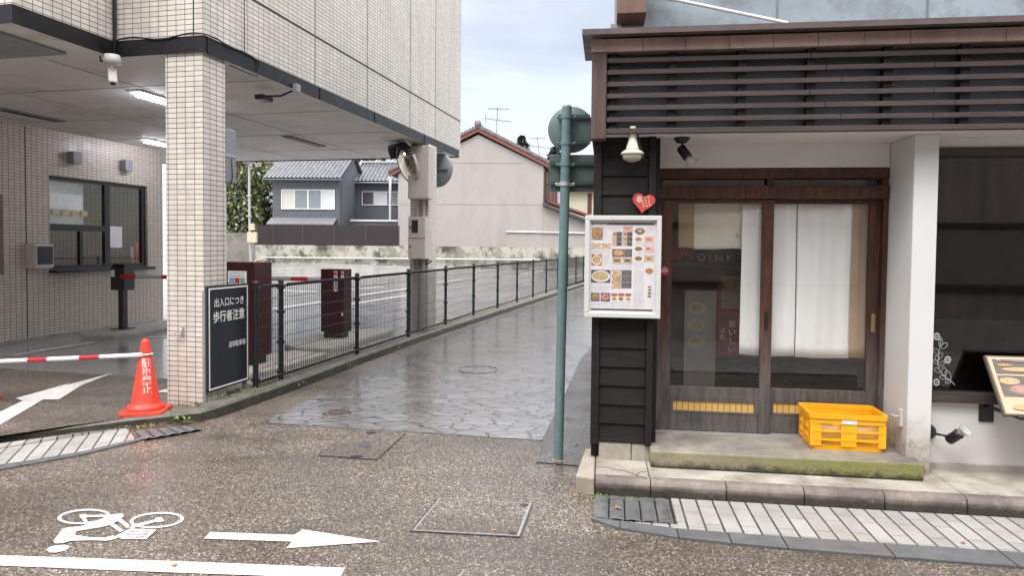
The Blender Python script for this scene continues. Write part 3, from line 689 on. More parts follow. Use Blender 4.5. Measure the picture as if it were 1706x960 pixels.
u, v = soff(468, 228); lamp_fix((u, v-.1), 1.25, False, 'unlit ceiling light in the middle of the soffit over the car park')
u, v = soff(30, 78); MB().box(LF, (u-.55, u+.3), (v-.25, v+.9), (BB-.004, BB+.018)).build('ceiling_hatch', 'grey_steel', label='dark grey hatch set in the soffit at the upper left', cat='hatch')

# cables and camera on the corner
def cable(path, r, label, m='black', name='cable'): return MB().tube(path, r, 6).build(name, m, label=label, cat='cable')
pts = []
for i in range(14):
    t = i/13; pts.append(LF(-.03, VB-.05-(VB-.03)*t, BB+.175+.02*math.sin(t*9)-.01))
for i in range(7):
    t = i/6; pts.append(LF(t*.85, -.045, BB+.17-.02*t+.01*math.sin(t*11)))
pts += [LF(.86, -.05, BB+.05), LF(.82, -.05, BB-.03), LF(.7, -.04, BB-.035), LF(.4, -.01, BB-.02)]
cable(pts, .008, 'black cable drooping along the dark fascia around the building corner')
cable([LF(-.04, VB-.06, 6), LF(-.04, VB-.06, BB+.25), LF(-.05, VB-.05, BB+.08), LF(-.03, VB-.02, BB-.02), LF(-.03, VB+.13, BB-.03), LF(-.03, VB+.15, BB+.05), LF(-.05, VB+.07, BB+.07)], .011, 'black cable running down the inner corner to the white camera')
sx, sz = lp(187, 95, -.1); cx = LF(-.1, sx, 0)
sc_ = thing('security_camera', LF(-.1, sx, BB), 'white security camera hanging under the fascia at the inner corner', 'security camera')
MB().lathe(LF(-.1, sx, BB-.085), [(0, 0), (.075, 0), (.08, .03), (.07, .085), (0, .085)], 20).build('base', 'lgrey', sc_)
mb = MB(); mb.tube([LF(-.1, sx, BB-.08), LF(-.1, sx, BB-.15)], .022, 10); mb.build('stem', 'lgrey', sc_)
dr = V((.25, -.35, -.9)); dr /= np.linalg.norm(dr); c0 = LF(-.1, sx, BB-.21)
e1 = np.cross(dr, Z); e1 /= np.linalg.norm(e1); e2 = np.cross(e1, dr)
MB().obox(c0, dr, e1, e2, .085, .04, .036).build('body', 'lgrey', sc_, bevel=.012)
MB().lathe(c0+dr*.084, [(0, .004), (.022, .004), (.026, 0)], 14, dr).build('lens', 'black', sc_)
fu, fz = la(494, 147, -.06)
fl = thing('floodlight', LF(fu, -.05, fz), 'small floodlight on a thin arm fixed to the fascia halfway along the building', 'floodlight')
MB().box(LF, (fu-.05, fu+.05), (-.09, -.033), (fz-.05, fz+.05)).build('mount', 'grey_steel', fl, bevel=.008)
MB().tube([LF(fu, -.08, fz), LF(fu-.08, .1, fz-.1), LF(fu-.1, .28, fz-.1)], .012).build('arm', 'black', fl)
MB().box(LF, (fu-.19, fu+.02), (.26, .38), (fz-.15, fz-.09)).build('lamp_head', 'dkbrown', fl, bevel=.01)
# grey box at the back of the near pillar
gb = thing('control_panel', LF(.4, .3, 2.2), 'tall grey control panel hung on the back of the near pillar', 'panel')
u0 = .345
va, za = lp(377, 218, .5); vb_, zb = lp(392, 306, .5)
MB().box(LF, (.345, .52), (vb_, .38), (zb, za)).build('case', 'grey_steel', gb, bevel=.01)
MB().box(LF, (.343, .523), (vb_-.004, .382), ((za+zb)/2-.01, (za+zb)/2+.02)).build('strap', 'silver', gb)
MB().tube([LF(.37, -.01+.05, zb+.02), LF(.37, .04, .7)], .022, 8).build('drain_pipe', 'pvc', label='white pipe running down the back of the near pillar below the grey panel', cat='pipe')
cable([LF(.345+.08, vb_-.012, za-.3), LF(.4, vb_-.03, za-.35), LF(.41, vb_-.03, za-.5), LF(.4, vb_-.005, za-.6)], .006, 'thin black cable looping beside the grey control panel')
# hook on pillar face
u_, z_ = lp(305, 555, 0)
mb = MB(); mb.tube([LF(-.005, u_, z_+.05), LF(-.03, u_, z_+.04), LF(-.03, u_, z_-.04), LF(-.03, u_+.06, z_-.045), LF(-.03, u_+.065, z_)], .006); mb.box(LF, (-.012, 0), (u_-.012, u_+.012), (z_-.03, z_+.07))
mb.build('wall_hook', 'silver', label='small metal hook screwed to the near tiled pillar', cat='hook')

# boxes, pipes and mirrors on the far pillar
PU = 6.2
v0, z0 = lp(713, 331, PU-.3); v1, z1 = lp(679, 246, PU-.3)
jb = thing('junction_box', LF(PU, v1, z0), 'large beige junction box at the top of the far pillar', 'junction box')
MB().box(LF, (PU-.28, PU), (v0+.0, v1), (z0, BB-.05)).build('case', 'beige', jb, bevel=.012)
MB().box(LF, (PU-.284, PU-.28), (v0+.012, v1-.012), (z0+.02, z0+.4)).build('lid', 'beige', jb, bevel=.003)
v0, z0 = lp(708, 432, PU-.25); v1, z1 = lp(680, 361, PU-.25)
mbx = thing('meter_box', LF(PU, v1, z0), 'beige electric meter box with a dark glass window on the far pillar', 'meter box')
MB().box(LF, (PU-.25, PU), (v0, v1), (z0, z1)).build('case', 'beige', mbx, bevel=.012)
hh = z1-z0
MB().box(LF, (PU-.256, PU-.2505), (v0+.14, v1-.07), (z0+.62*hh, z0+.92*hh)).build('meter_window', 'black', mbx)
MB().box(LF, (PU-.254, PU-.2505), (v0+.003, v1-.003), (z0+.49*hh, z0+.50*hh)).build('seam', 'joint', mbx)
for f in (.3, .75): MB().box(LF, (PU-.262, PU-.2505), (v1-.055, v1-.03), (z0+(f-.02)*hh, z0+(f+.02)*hh)).build('lock', 'black', mbx)
for i, dv in enumerate((.10, .21)):
    MB().tube([LF(PU-.06, v0+dv, z1-.01), LF(PU-.06, v0+dv, 2.6)], .028, 10).build('conduit', 'beige', mbx)
for i, dv in enumerate((.10, .2, .3)):
    MB().tube([LF(PU-.05, v0+dv, z0+.01), LF(PU-.05, v0+dv, .1)], .02, 8).build('conduit', 'beige' if i != 1 else 'grey_steel', mbx)
cable([LF(PU-.1, v0, z0-.01), LF(PU-.12, v0-.06, z0-.05), LF(PU-.1, v0-.08, z0-.02), LF(PU-.08, v0-.03, z0-.07), LF(PU-.1, v0+.05, z0-.1)], .012, 'tangle of black cable under the meter box')
def cmirror(c, nrm, r, label, hood=True):
    nrm = V(nrm); nrm /= np.linalg.norm(nrm)
    t = thing('traffic_mirror', c, label, 'convex mirror')
    MB().lathe(c, [(0, .085), (r*.35, .078), (r*.7, .045), (r*.93, .0)], 32, nrm).build('mirror_face', 'mirror', t)
    MB().lathe(c, [(r*.93, .0), (r, .01), (r*1.02, -.02), (r*.93, -.06), (r*.3, -.09), (0, -.09)], 32, nrm).build('back_shell', 'grey_steel' if not hood else 'beige', t)
    if hood:
        e = np.cross(nrm, Z); e /= np.linalg.norm(e); g = np.cross(e, nrm); mb = MB(); P = []
        for k in range(13):
            a_ = math.radians(20+140*k/12); d = e*math.cos(a_)+g*math.sin(a_)
            P.append((c+d*r*1.04-nrm*.04, c+d*r*1.06+nrm*(.10+.10*math.sin(math.radians(180*k/12)))))
        for k in range(12): mb.face([P[k][0], P[k+1][0], P[k+1][1], P[k][1]], 0, True)
        mb.build('hood', 'dkbrown', t, solid=.006)
    return t
c1 = dep(677, 272, 12.6)
m1 = cmirror(c1, (-.82, -.52, -.34), .37, 'round convex traffic mirror with a brown hood facing left on the far pillar')
MB().tube([c1+V((.08, .0, .02)), c1+V((.2, .05, -.03)), c1+V((.22, .08, -.25))], .03, 8).build('bracket', 'beige', m1)
c2 = dep(732, 284, 13.9)
m2 = cmirror(c2, (.55, .83, -.1), .34, 'round convex traffic mirror seen from behind on the right of the far pillar', False)
for a_ in (0, 1.05, 2.1):
    d = V((.83, -.55, 0))*math.cos(a_)+Z*math.sin(a_); MB().tube([c2-V((.058, .088, 0))-d*.3, c2-V((.058, .088, 0))+d*.3], .024, 6).build('rib', 'signback', m2)

# ------------------------------------------------------------------ entrance sign board
SVp = -.03
u0, u1, z0, z1 = -.01, .665, .20, 1.25
sb = thing('sign_board', LF(.33, SVp, .12), 'black upright sign board with white Japanese lettering beside the near pillar', 'sign')
MB().box(LF, (u0, u1), (SVp-.012, SVp+.012), (z0, z1)).build('panel', M('slate_blue_black_panel', (.015, .0195, .024), .5, .15, 3), sb, bevel=.003)
mb = MB(); y_ = (SVp-.0155, SVp-.0125); b_ = .014
for x, z in (((u0+.02, u1-.02), (z1-.034, z1-.02)), ((u0+.02, u1-.02), (z0+.02, z0+.034)), ((u0+.02, u0+.034), (z0+.034, z1-.034)), ((u1-.034, u1-.02), (z0+.034, z1-.034))): mb.box(LF, x, y_, z)
mb.build('border_line', 'white', sb)
mb = MB()
def onsign(cx, cz, sx=1.): return lambda x, y: LF(cx+x*sx, SVp-.0145, cz+y)
mb.text('出入口につき', .096, onsign(.335, 1.075, .86), bold=.006)
mb.text('歩行者注意', .122, onsign(.33, .93, .85), bold=.011)
mb.build('lettering', 'white', sb); mb = MB()
mb.text('追栄駐車場', .066, onsign(.46, .63, .86), bold=.007)
mb.build('lettering', 'white', sb)
for x in (u0+.02, u1-.02): MB().box(LF, (x-.02, x+.02), (SVp+.013, SVp+.045), (.08, z1-.05)).build('leg', 'grey_steel', sb)
# notices on the back cabinet
# ------------------------------------------------------------------ mesh fence
FVv = lambda u: float(np.interp(u, [0, 9, 22.7, 60], [-.10, -.125, -.55, -1.8]))
fence = thing('mesh_fence', LF(.72, -.1, .12), 'dark grey wire mesh fence running up the left side of the alley', 'fence')
up = [.70] + [1.19+1.935*i for i in range(13)]
def fp(u, z): return LF(u, FVv(u), z)
for u in up:
    mb = MB(); mb.tube([fp(u, .07), fp(u, 1.245)], .03, 12); mb.lathe(fp(u, 1.245), [(.034, 0), (.034, .012), (.02, .026), (0, .03)], 12)
    for z in (.2, .55, .9, 1.18): mb.obox(fp(u, z), A, PV, Z, .022, .045, .014)
    mb.build('post', 'charcoal', fence)
for i in range(len(up)-1):
    a_, b_ = up[i]+.03, up[i+1]-.03; mb = MB(); n = max(2, int(round((b_-a_)/.05)))
    rw = (.0034, .0034, .0034, .0034, .0032, .003, .003)[min(i, 6)]
    for k_ in range(n+1):
        u = a_+(b_-a_)*k_/n; q = fp(u, 0)-PV*.035
        mb.tube([q+Z*.16, q+Z*1.2], rw, 4, cap=False)
    for z in (.17, .32, .47, .62, .77, .92, 1.07): mb.tube([fp(a_, z)-PV*.038, fp(b_, z)-PV*.038], .0034, 4, cap=False)
    for z0 in (1.19, .165):                     # folded triangular edges
        P = []
        for k_ in range(2*n+1):
            u = a_+(b_-a_)*k_/(2*n); P.append(fp(u, z0+(.035 if k_ % 2 else 0))-PV*(.06 if k_ % 2 else .0))
        mb.tube(P, .0045, 4, cap=False)
        for dz, dv in ((.0, 0), (.035, .06)): mb.tube([fp(a_, z0+dz)-PV*dv, fp(b_, z0+dz)-PV*dv], .006, 5, cap=False)
    mb.build('mesh_panel', 'charcoal', fence)

# ------------------------------------------------------------------ gates and islands
IZ = .15
mb = MB()
def island(pts, h, name, label): MB().prism([LF(u, v, 0) for u, v in pts], (0, 0, h)).build(name, 'conc', bevel=.03, label=label, cat='traffic island')
island([(3.3, .45), (3.4, .38), (5.6, .38), (5.75, .6), (5.6, 1.35), (5.4, 1.45), (3.9, 1.45), (3.55, 1.3), (3.3, 1.0)], IZ, 'gate_island', 'low concrete island under the maroon gate cabinet with the red stickers')
island([(1.2, .42), (1.25, .36), (3.05, .3), (3.1, .9), (1.9, 1.05), (1.25, 1.0)], .135, 'gate_island', 'low concrete island under the maroon cabinet behind the black sign')
island([(3.65, 4.45), (3.8, 4.35), (6.3, 4.55), (6.5, 4.7), (6.5, 5.3), (3.8, 5.3), (3.6, 5.1)], IZ, 'gate_island', 'low rounded concrete island under the slim gate post by the office')
g2 = thing('gate_cabinet', LF(4.45, .9, IZ), 'maroon gate cabinet with small red and white stickers behind the mesh fence', 'gate machine')
cu, cv, zt = 4.3, .895, 1.12
zt = IZ+ (565-448)*11.0/1149*1.0
MB().box(LF, (cu, cu+.27), (cv-.205, cv+.205), (IZ+.1, zt)).build('cabinet', 'maroon', g2, bevel=.006)
MB().box(LF, (cu+.03, cu+.24), (cv-.16, cv+.16), (IZ, IZ+.1)).build('base', 'black', g2)
mb = MB(); mb.box(LF, (cu-.003, cu-.0005), (cv-.09, cv-.03), (zt-.36, zt-.03)); mb.box(LF, (cu-.003, cu-.0005), (cv-.2, cv-.155), (zt-.13, zt-.03)); mb.box(LF, (cu-.003, cu-.0005), (cv-.19, cv-.16), (zt-.75, zt-.7))
for a_, b_ in ((-.085, -.035), (-.195, -.16)): mb.box(LF, (cu-.005, cu-.0035), (cv+a_, cv+b_), (zt-.1, zt-.045), 1)
for k_ in range(5): mb.box(LF, (cu-.005, cu-.0035), (cv-.075, cv-.045), (zt-.15-.04*k_, zt-.125-.04*k_), 2)
mb.build('sticker', ['paper', 'red', 'charcoal'], g2)
g1 = thing('gate_cabinet', LF(2.0, .6, .135), 'tall maroon cabinet standing behind the black sign board', 'gate machine')
v0 = lp(453, 520, 2.15)[0]; zt1 = lp(440, 438, 1.75)[1]
MB().box(LF, (1.75, 2.15), (v0, v0+.62), (.235, zt1)).build('cabinet', 'maroon', g1, bevel=.006)
MB().box(LF, (1.8, 2.1), (v0+.05, v0+.57), (.135, .235)).build('base', 'black', g1)
# paper fares on that cabinet
va, za = lp(411, 452, 1.745); vb_, zb = lp(377, 474, 1.745)
nt_ = thing('notice_card', LF(1.74, va, zb), 'white notice with blue, red and green blocks on the maroon cabinet', 'notice')
MB().box(LF, (1.735, 1.748), (va, va+.26), (zb-.05, za)).build('card', 'paper', nt_)
h_ = za-zb+.05; wv = .06
for k_, (m_, nm) in enumerate((('red', 'red'), ('blue', 'blue'), ('green', 'green'))): mt.setdefault('blue', M('pale_blue_print', (.2, .35, .6), .6)); mt.setdefault('green', M('green_print', (.2, .42, .25), .6))
for k_, m_ in enumerate(('green', 'red', 'blue')): MB().box(LF, (1.732, 1.7348), (va+.02+k_*.075, va+.085+k_*.075), (zb+.02, zb+.085)).build('colour_block', m_, nt_)
MB().text('駐車券', .06, lambda x, y: LF(1.7335, va+.17-x, zb-.01+y)).build('lettering', 'charcoal', nt_); mb = MB()
for k_ in range(3): mb.box(LF, (1.733, 1.7348), (va+.03, va+.23), (za-.03-.035*k_, za-.022-.035*k_))
mb.build('print_lines', M('grey_ink', (.35, .36, .42), .6), nt_)
pu, pv_ = lg(205, 548, IZ)
gp_ = thing('gate_post', LF(pu, pv_, IZ), 'slim dark brown gate post with a box head beside the office', 'gate post')
zb = lp(205, 483, pu)[1]; zt = lp(205, 446, pu)[1]
MB().box(LF, (pu-.05, pu+.05), (pv_-.05, pv_+.05), (IZ, zb)).build('post', 'dkbrown', gp_)
MB().box(LF, (pu-.12, pu+.12), (pv_-.14, pv_+.14), (zb, zt)).build('head', 'dkbrown', gp_, bevel=.005)
mb = MB()
for k_ in range(4): mb.box(LF, (pu-.1, pu+.1), (pv_-.13+k_*.07, pv_-.09+k_*.07), (zt, zt+.07))
mb.build('crest', 'black', gp_)
mb = MB(); mb.box(LF, (pu-.125, pu-.121), (pv_+.05, pv_+.13), (zt-.16, zt-.04)); mb.build('sticker', 'paper', gp_)
mb = MB(); mb.obox(LF(pu, pv_, IZ+.006), A, PV, Z, .14, .14, .006); mb.build('foot_plate', 'charcoal', gp_)
def striped(p0, p1, r, cols, seg, name, label, cat, off=0.):
    p0, p1 = V(p0), V(p1); L = np.linalg.norm(p1-p0); d = (p1-p0)/L; mb = MB(); s0 = 0; i = 0
    while s0 < L-1e-6:
        s1 = min(L, s0+(seg[i % 2] if not (i == 0 and off) else off)); mb.tube([p0+d*s0, p0+d*s1], r, 10, mi=i % 2); s0 = s1; i += 1
    return mb.build(name, cols, label=label, cat=cat)
za = lp(212, 460, pu)[1]
striped(LF(pu-.13, pv_-.1, za), LF(cu+.05, cv+.2, za+.02), .036, ['red', 'lgrey'], (.3, .5), 'barrier_arm', 'red and white barrier arm closed across the car park lane', 'barrier')
# ------------------------------------------------------------------ traffic cone and bar
cb = V(ground(243, 687, APZ)); cb[2] = APZ
cn_ = thing('traffic_cone', cb, 'orange red traffic cone lettered in white at the driveway corner', 'traffic cone')
ty = math.atan2(-cb[1], -cb[0]); yaw = AL*.6
pr = [(.162, .03), (.168, .055), (.155, .075), (.132, .085), (.125, .10), (.036, .665), (.032, .688), (.018, .70), (0, .702)]
MB().lathe(cb, pr, 36).build('body', 'cone', cn_)
sq = []
for (sx_, sy_) in ((1, 1), (-1, 1), (-1, -1), (1, -1)):
    for k_ in range(5):
        a0 = math.atan2(sy_, sx_)-math.pi/4+math.pi/2*k_/4; sq.append(cb+V((sx_*.145+.045*math.cos(a0), sy_*.145+.045*math.sin(a0), 0)))
cyw, syw = math.cos(.2), math.sin(.2)
sq = [cb+V(((p-cb)[0]*cyw-(p-cb)[1]*syw, (p-cb)[0]*syw+(p-cb)[1]*cyw, 0)) for p in sq]
MB().prism(sq, (0, 0, .035)).build('base', 'cone', cn_, bevel=.008)
def crad(h): return np.interp(h, [.10, .665], [.125, .036])
mb = MB()
for i, ch in enumerate('駐車禁止'):
    hc = .475-.082*i
    def place(x, y, hc=hc):
        h = hc+y; r = crad(h)+.0018; a_ = ty+.12+x/r; return cb+V((r*math.cos(a_), r*math.sin(a_), h))
    mb.text(ch, .09, place, bold=.004)
mb.build('lettering', 'white', cn_)
pe = cb+V((0, 0, .555)); pe = pe + V((.0, -.06, 0))
hz = pe[2]; left = V(dep(-40, 603, 6.85))
cbar = striped(pe, V((left[0], pe[1]+.35, left[2])), .021, ['bar_w', 'red'], (.36, .22), 'cone_bar', 'red and white striped bar hooked over the traffic cone', 'bar', .45)
mb = MB(); mb.tube([cb+V((.062*math.cos(2*math.pi*k_/20), .062*math.sin(2*math.pi*k_/20), .553+.004*math.cos(2*math.pi*k_/20))) for k_ in range(20)], .007, 6, closed=True)
rg = mb.build('bar_ring', 'bar_w', label='white ring of the striped bar around the neck of the cone', cat='ring')

c2_ = copy_tree(cn_); c2_.location = (left[0]-.03, pe[1]+.40, APZ); tag(c2_, 'orange red traffic cone holding the far left end of the striped bar')
# ------------------------------------------------------------------ far side of the car park
def wallpoly(pts, d, mi=0, mb=None): return (mb or MB()).prism(pts, d, mi)
BY = 47.
BF = Frame(dep(660, 440, 46.)*np.array([1, 1, 0]), np.array([math.cos(.13), -math.sin(.13), 0]), np.array([math.sin(.13), math.cos(.13), 0]))
def bf(x, y, w=0.):
    P = pl(x, y, BF.O+w*BF.ey, BF.ey); return float((P-BF.O)@BF.ex), float(P[2])
u0 = bf(425, 430)[0]; u1 = 26.; ztop = bf(640, 409)[1]
ztl = bf(430, 408)[1]
mb = MB(); mb.prism([BF(u0, 0, -.3), BF(u1, 0, -.3), BF(u1, 0, ztop), BF(u0, 0, ztl)], BF.ey*.2)
mb.build('block_wall', 'blockwall', label='stained low concrete block wall along the back of the car park', cat='wall', uvf=BF)
a0, z0 = bf(340, 440); a1, z1 = bf(424, 388)
mb = MB(); mb.box(BF, (a0, u0-.02), (0, .2), (-.3, z1)); mb.build('block_wall', M('old_grey_block', (.19, .175, .15), .85, .3, 1.2, dirt=((.06, .055, .05), .4, 1)), label='short dark block wall left of the lamp post', cat='wall', uvf=BF)
mb = MB()
for x0_, x1_, dx in ((425, 490, 0), (490, 545, 1), (545, 606, 2), (606, 663, 3)): pass
zf0, zf1 = bf(540, 408)[1]-.06, bf(540, 375.5)[1]
fx = [427, 455, 504, 556, 609, 664]; fo = thing('brown_fence', BF(bf(545, 400)[0], .1, zf0), 'dark brown ribbed panel fence on top of the stained block wall', 'fence')
for i in range(5):
    a_, b_ = bf(fx[i], 390)[0], bf(fx[i+1], 390)[0]
    MB().box(BF, (a_+.02, b_-.02), (.06, .1), (zf0+.02, zf1)).build('panel', 'brownclad', fo, uvf=BF)
for i in range(6):
    a_ = bf(fx[i], 390)[0]; MB().box(BF, (a_-.03, a_+.03), (.04, .13), (zf0, zf1+.01)).build('post', M('brown_post', (.055, .042, .044), .5), fo)
z_ = bf(640, 433)[1]; MB().tube([BF(bf(436, 430)[0], -.12, bf(436, 429)[1]), BF(bf(900, 433)[0], -.12, bf(900, 433)[1])], .05, 8).build('rail_pipe', 'greenpipe', label='pale green pipe rail running low along the stained block wall', cat='pipe')
grp = 'concrete wheel stops in front of the back wall'
wst = None
for i, x in enumerate((450, 476, 505, 534, 570, 604, 640, 674, 770, 815, 868, 920)):
    y = np.interp(x, [450, 674, 920], [433.5, 443.5, 451]); p = lotpix(x, y)
    if wst is None:
        pr_ = [(-.09, 0), (.09, 0), (.06, .13), (-.06, .13)]
        wst = MB().prism([p+BF.ey*a_+Z*b_-BF.ex*.5 for a_, b_ in pr_], BF.ex*1.0).build('wheel_stop', M('wheel_stop_concrete', (.12, .11, .10), .8, .3, 2), org=p)
        o = wst
    else:
        o = wst.copy(); COL.objects.link(o); o.location = p
    tag(o, 'low dark concrete wheel stop on the lot in front of the stained wall', 'wheel stop', grp)
# lamp post with boxes
lpb = lotpix(416, 434); Yl = 45.5; lpb = dep(418, 436, Yl)
ph = dep(415, 266, Yl)
lp_ = thing('lamp_post', lpb, 'slender grey lamp post with beige boxes at the back of the car park', 'lamp post')
MB().tube([lpb, dep(416, 400, Yl), dep(415, 276, Yl)], .075, 10).build('pole', 'silver', lp_)
c_ = dep(416, 270, Yl); MB().box(Frame(c_, WF.ex, WF.ey), (-.3, .3), (-.35, .2), (-.12, .18)).build('lamp_head', 'grey_steel', lp_, bevel=.03)
for (xa, ya, xb, yb) in ((417, 373, 424, 384), (413, 387, 428, 404)):
    p_, q_ = dep(xa, yb, Yl-.1), dep(xb, ya, Yl-.1)
    MB().box(WF, (p_[0], q_[0]), (Yl-.25, Yl+.02), (p_[2], q_[2])).build('box', M('cream_box', (.52, .44, .32), .5), lp_, bevel=.02)
for y_ in (326, 360): MB().box(Frame(dep(415, y_, Yl), WF.ex, WF.ey), (-.14, .14), (-.12, .12), (-.05, .05)).build('clamp', 'silver', lp_)
MB().tube([dep(x, y, Yl-.2) for x, y in ((424, 437), (428, 433), (438, 432), (443, 434), (440, 437), (430, 438), (424, 436))], .06, 6).build('hose', M('tan_hose', (.38, .28, .16), .6), label='tan hose coiled at the foot of the lamp post', cat='hose')

# roofs
def tiled_roof(mb, e0, e1, r0, r1, tw=.30, th=.28, mi=0):
    """e0-e1 eave, r0-r1 ridge; wavy courses"""
    e0, e1, r0, r1 = map(V, (e0, e1, r0, r1)); L = np.linalg.norm(e1-e0); H = np.linalg.norm(r0-e0)
    nx = int(L/tw)*6; ny = int(H/th); nn = np.cross(e1-e0, r0-e0); nn /= np.linalg.norm(nn); nn = nn if nn[2] > 0 else -nn
    def P(i, t, lift): 
        s_ = i/nx; return (e0*(1-s_)+e1*s_)*(1-t)+(r0*(1-s_)+r1*s_)*t + nn*(lift+.045*math.sin(2*math.pi*i/6.)+.045)
    vs = []; fs = []
    for j in range(ny):
        b = len(vs)
        for i in range(nx+1): vs.append(P(i, j/ny, .05))
        for i in range(nx+1): vs.append(P(i, (j+1)/ny, 0.005))
        for i in range(nx+1): vs.append(P(i, j/ny, -.02))
        n1 = nx+1
        for i in range(nx): fs.append((b+i, b+i+1, b+n1+i+1, b+n1+i)); fs.append((b+2*n1+i, b+2*n1+i+1, b+i+1, b+i))
    mb.add(vs, fs, mi, False)
def frameat(px, py, Y, ang):
    return Frame(dep(px, py, Y), np.array([math.cos(ang), -math.sin(ang), 0]), np.array([math.sin(ang), math.cos(ang), 0]))
def fpix(F):
    def g(x, y, w=0.):
        P = pl(x, y, F.O+w*F.ey, F.ey); return float((P-F.O)@F.ex), float((P-F.O)[2])
    return g
# grey house
GF = frameat(566, 380, 50, .05); gq = fpix(GF)
gh = thing('grey_house', GF(-2, 0, -2), 'grey ribbed house with a glazed tile roof behind the brown fence', 'house')
xl = gq(454, 350)[0]; ze = gq(510, 294)[1]; zl = -3.2
DG = 6.5
mb = MB(); mb.prism([GF(0, 0, zl), GF(0, 0, ze), GF(0, DG/2, ze+DG*.27), GF(0, DG, ze), GF(0, DG, zl)], -GF.ex*(-xl))
mb.build('wall', 'greyclad', gh, uvf=GF)
ov, oh = .5, .55; sl = .54; rz = ze+DG/2*sl
mb = MB(); tiled_roof(mb, GF(xl-ov, -oh, ze-oh*sl+.12), GF(.0+.25, -oh, ze-oh*sl+.12), GF(xl-ov, DG/2, rz+.12), GF(.25, DG/2, rz+.12))
tiled_roof(mb, GF(xl-ov, DG+oh, ze-oh*sl+.12), GF(.25, DG+oh, ze-oh*sl+.12), GF(xl-ov, DG/2, rz+.12), GF(.25, DG/2, rz+.12))
mb.tube([GF(xl-ov, DG/2, rz+.25), GF(.25, DG/2, rz+.25)], .16, 8)
mb.build('roof', 'rooft', gh)
mb = MB()
for a_ in (xl-ov, .25-.06):
    mb.prism([GF(a_, -oh, ze-oh*sl-.08), GF(a_, DG/2, rz-.1), GF(a_, DG/2, rz+.1), GF(a_, -oh, ze-oh*sl+.1)], GF.ex*.08)
mb.tube([GF(xl-ov, -oh-.05, ze-oh*sl+.0), GF(.3, -oh-.05, ze-oh*sl)], .07, 8)
mb.build('eave_trim', M('dark_grey_trim', (.055, .06, .07), .4), gh)
MB().tube([GF(.3, -oh-.05, ze-oh*sl-.02), GF(.25, -.3, ze-oh*sl-.35), GF(.12, -.06, ze-oh*sl-.5), GF(.12, -.06, zl)], .05, 8).build('downpipe', M('grey_pipe', (.10, .115, .13), .45), gh)
def house_window(F, q, x0, y0, x1, y1, cols, par, lw=.06):
    a_, za_ = q(x0, y1); b_, zb_ = q(x1, y0); mb = MB()
    for x, z in (((a_, b_), (zb_-lw, zb_)), ((a_, b_), (za_, za_+lw)), ((a_, a_+lw), (za_+lw, zb_-lw)), ((b_-lw, b_), (za_+lw, zb_-lw))): mb.box(F, x, (-.07, -.003), z)
    n = len(cols)
    for i in range(1, n):
        x = a_+(b_-a_)*i/n; ww = lw if i != 2 else lw*1.6; mb.box(F, (x-ww/2, x+ww/2), (-.065, -.003), (za_+lw, zb_-lw))
    wo = mb.build('window', 'white', par)
    for i, c in enumerate(cols):
        x = a_+(b_-a_)*i/n; y = a_+(b_-a_)*(i+1)/n
        MB().box(F, (x+.04, y-.04), (-.03, -.004), (za_+lw, zb_-lw)).build('pane', c, wo)
    return wo
mt['pane_c'] = M('curtained_pane', (.55, .55, .48), .2, .08, .5); mt['pane_g'] = M('screened_pane', (.22, .26, .28), .25, .05, .5); mt['pane_w'] = M('frosted_pane', (.58, .63, .63), .2, .04, .5); mt['pane_d'] = M('dark_pane', (.09, .095, .11), .12, .2, .5)
house_window(GF, gq, 469, 316, 558, 348.5, ('pane_c', 'pane_g', 'pane_g', 'pane_w'), gh)
mb = MB(); a_, za_ = gq(446, 372); b_, zb_ = gq(555, 368)
mb.prism([GF(xl-.1, -.9, za_-.05), GF(xl-.1, 0, za_+.42), GF(xl-.1, 0, za_+.36), GF(xl-.1, -.9, za_-.12)], GF.ex*(-xl-.1))
mb.build('lower_roof', M('grey_sheet_roof', (.15, .15, .16), .45), gh)
# wing
WFm = frameat(590, 380, 54.5, .05); wq = fpix(WFm)
gw = thing('grey_wing', WFm(3, 0, -2), 'lower grey house wing with tiled roof and white framed window', 'house')
xr = 9.; zw = wq(630, 299)[1]
mb = MB(); mb.prism([WFm(0, 0, -3.2), WFm(0, 0, zw), WFm(0, 2.4, zw+1.25), WFm(0, 5, zw), WFm(0, 5, -3.2)], WFm.ex*xr); mb.build('wall', 'greyclad', gw, uvf=WFm)
mb = MB(); a_ = wq(586, 297)[0]
tiled_roof(mb, WFm(a_, -.55, zw-.2), WFm(xr, -.55, zw-.2), WFm(a_, 2.5, zw+1.5), WFm(xr, 2.5, zw+1.5)); mb.tube([WFm(a_, 2.5, zw+1.6), WFm(xr, 2.5, zw+1.6)], .15, 8)
tiled_roof(mb, WFm(a_, 5.5, zw-.2), WFm(xr, 5.5, zw-.2), WFm(a_, 2.5, zw+1.5), WFm(xr, 2.5, zw+1.5))
mb.tube([WFm(a_+.1, -.6, zw-.12), WFm(a_+.1, 2.5, zw+1.6)], .12, 8)
mb.build('roof', 'rooft', gw)
MB().tube([WFm(a_, -.6, zw-.32), WFm(xr, -.6, zw-.32)], .08, 8).build('gutter', M('gutter_grey', (.16, .17, .18), .4), gw)
house_window(WFm, wq, 603, 319, 664, 342, ('pane_d', 'pane_w', 'pane_g'), gw)
p_ = [dep(x, y, 53.3) for x, y in ((648, 294), (650, 300), (650, 367))]; MB().tube(p_, .1, 8).build('downpipe', 'pvc', gw)
mb = MB(); F_ = frameat(586, 377, 51.5, .05); q_ = fpix(F_); b_ = q_(663, 366)
mb.box(F_, (0, b_[0]), (0, 1.6), (-.1, q_(620, 368)[1])); s_o = mb.build('carport_roof', M('brown_sheet', (.10, .075, .075), .5), label='flat brown carport roof with white edge behind the brown fence', cat='roof')
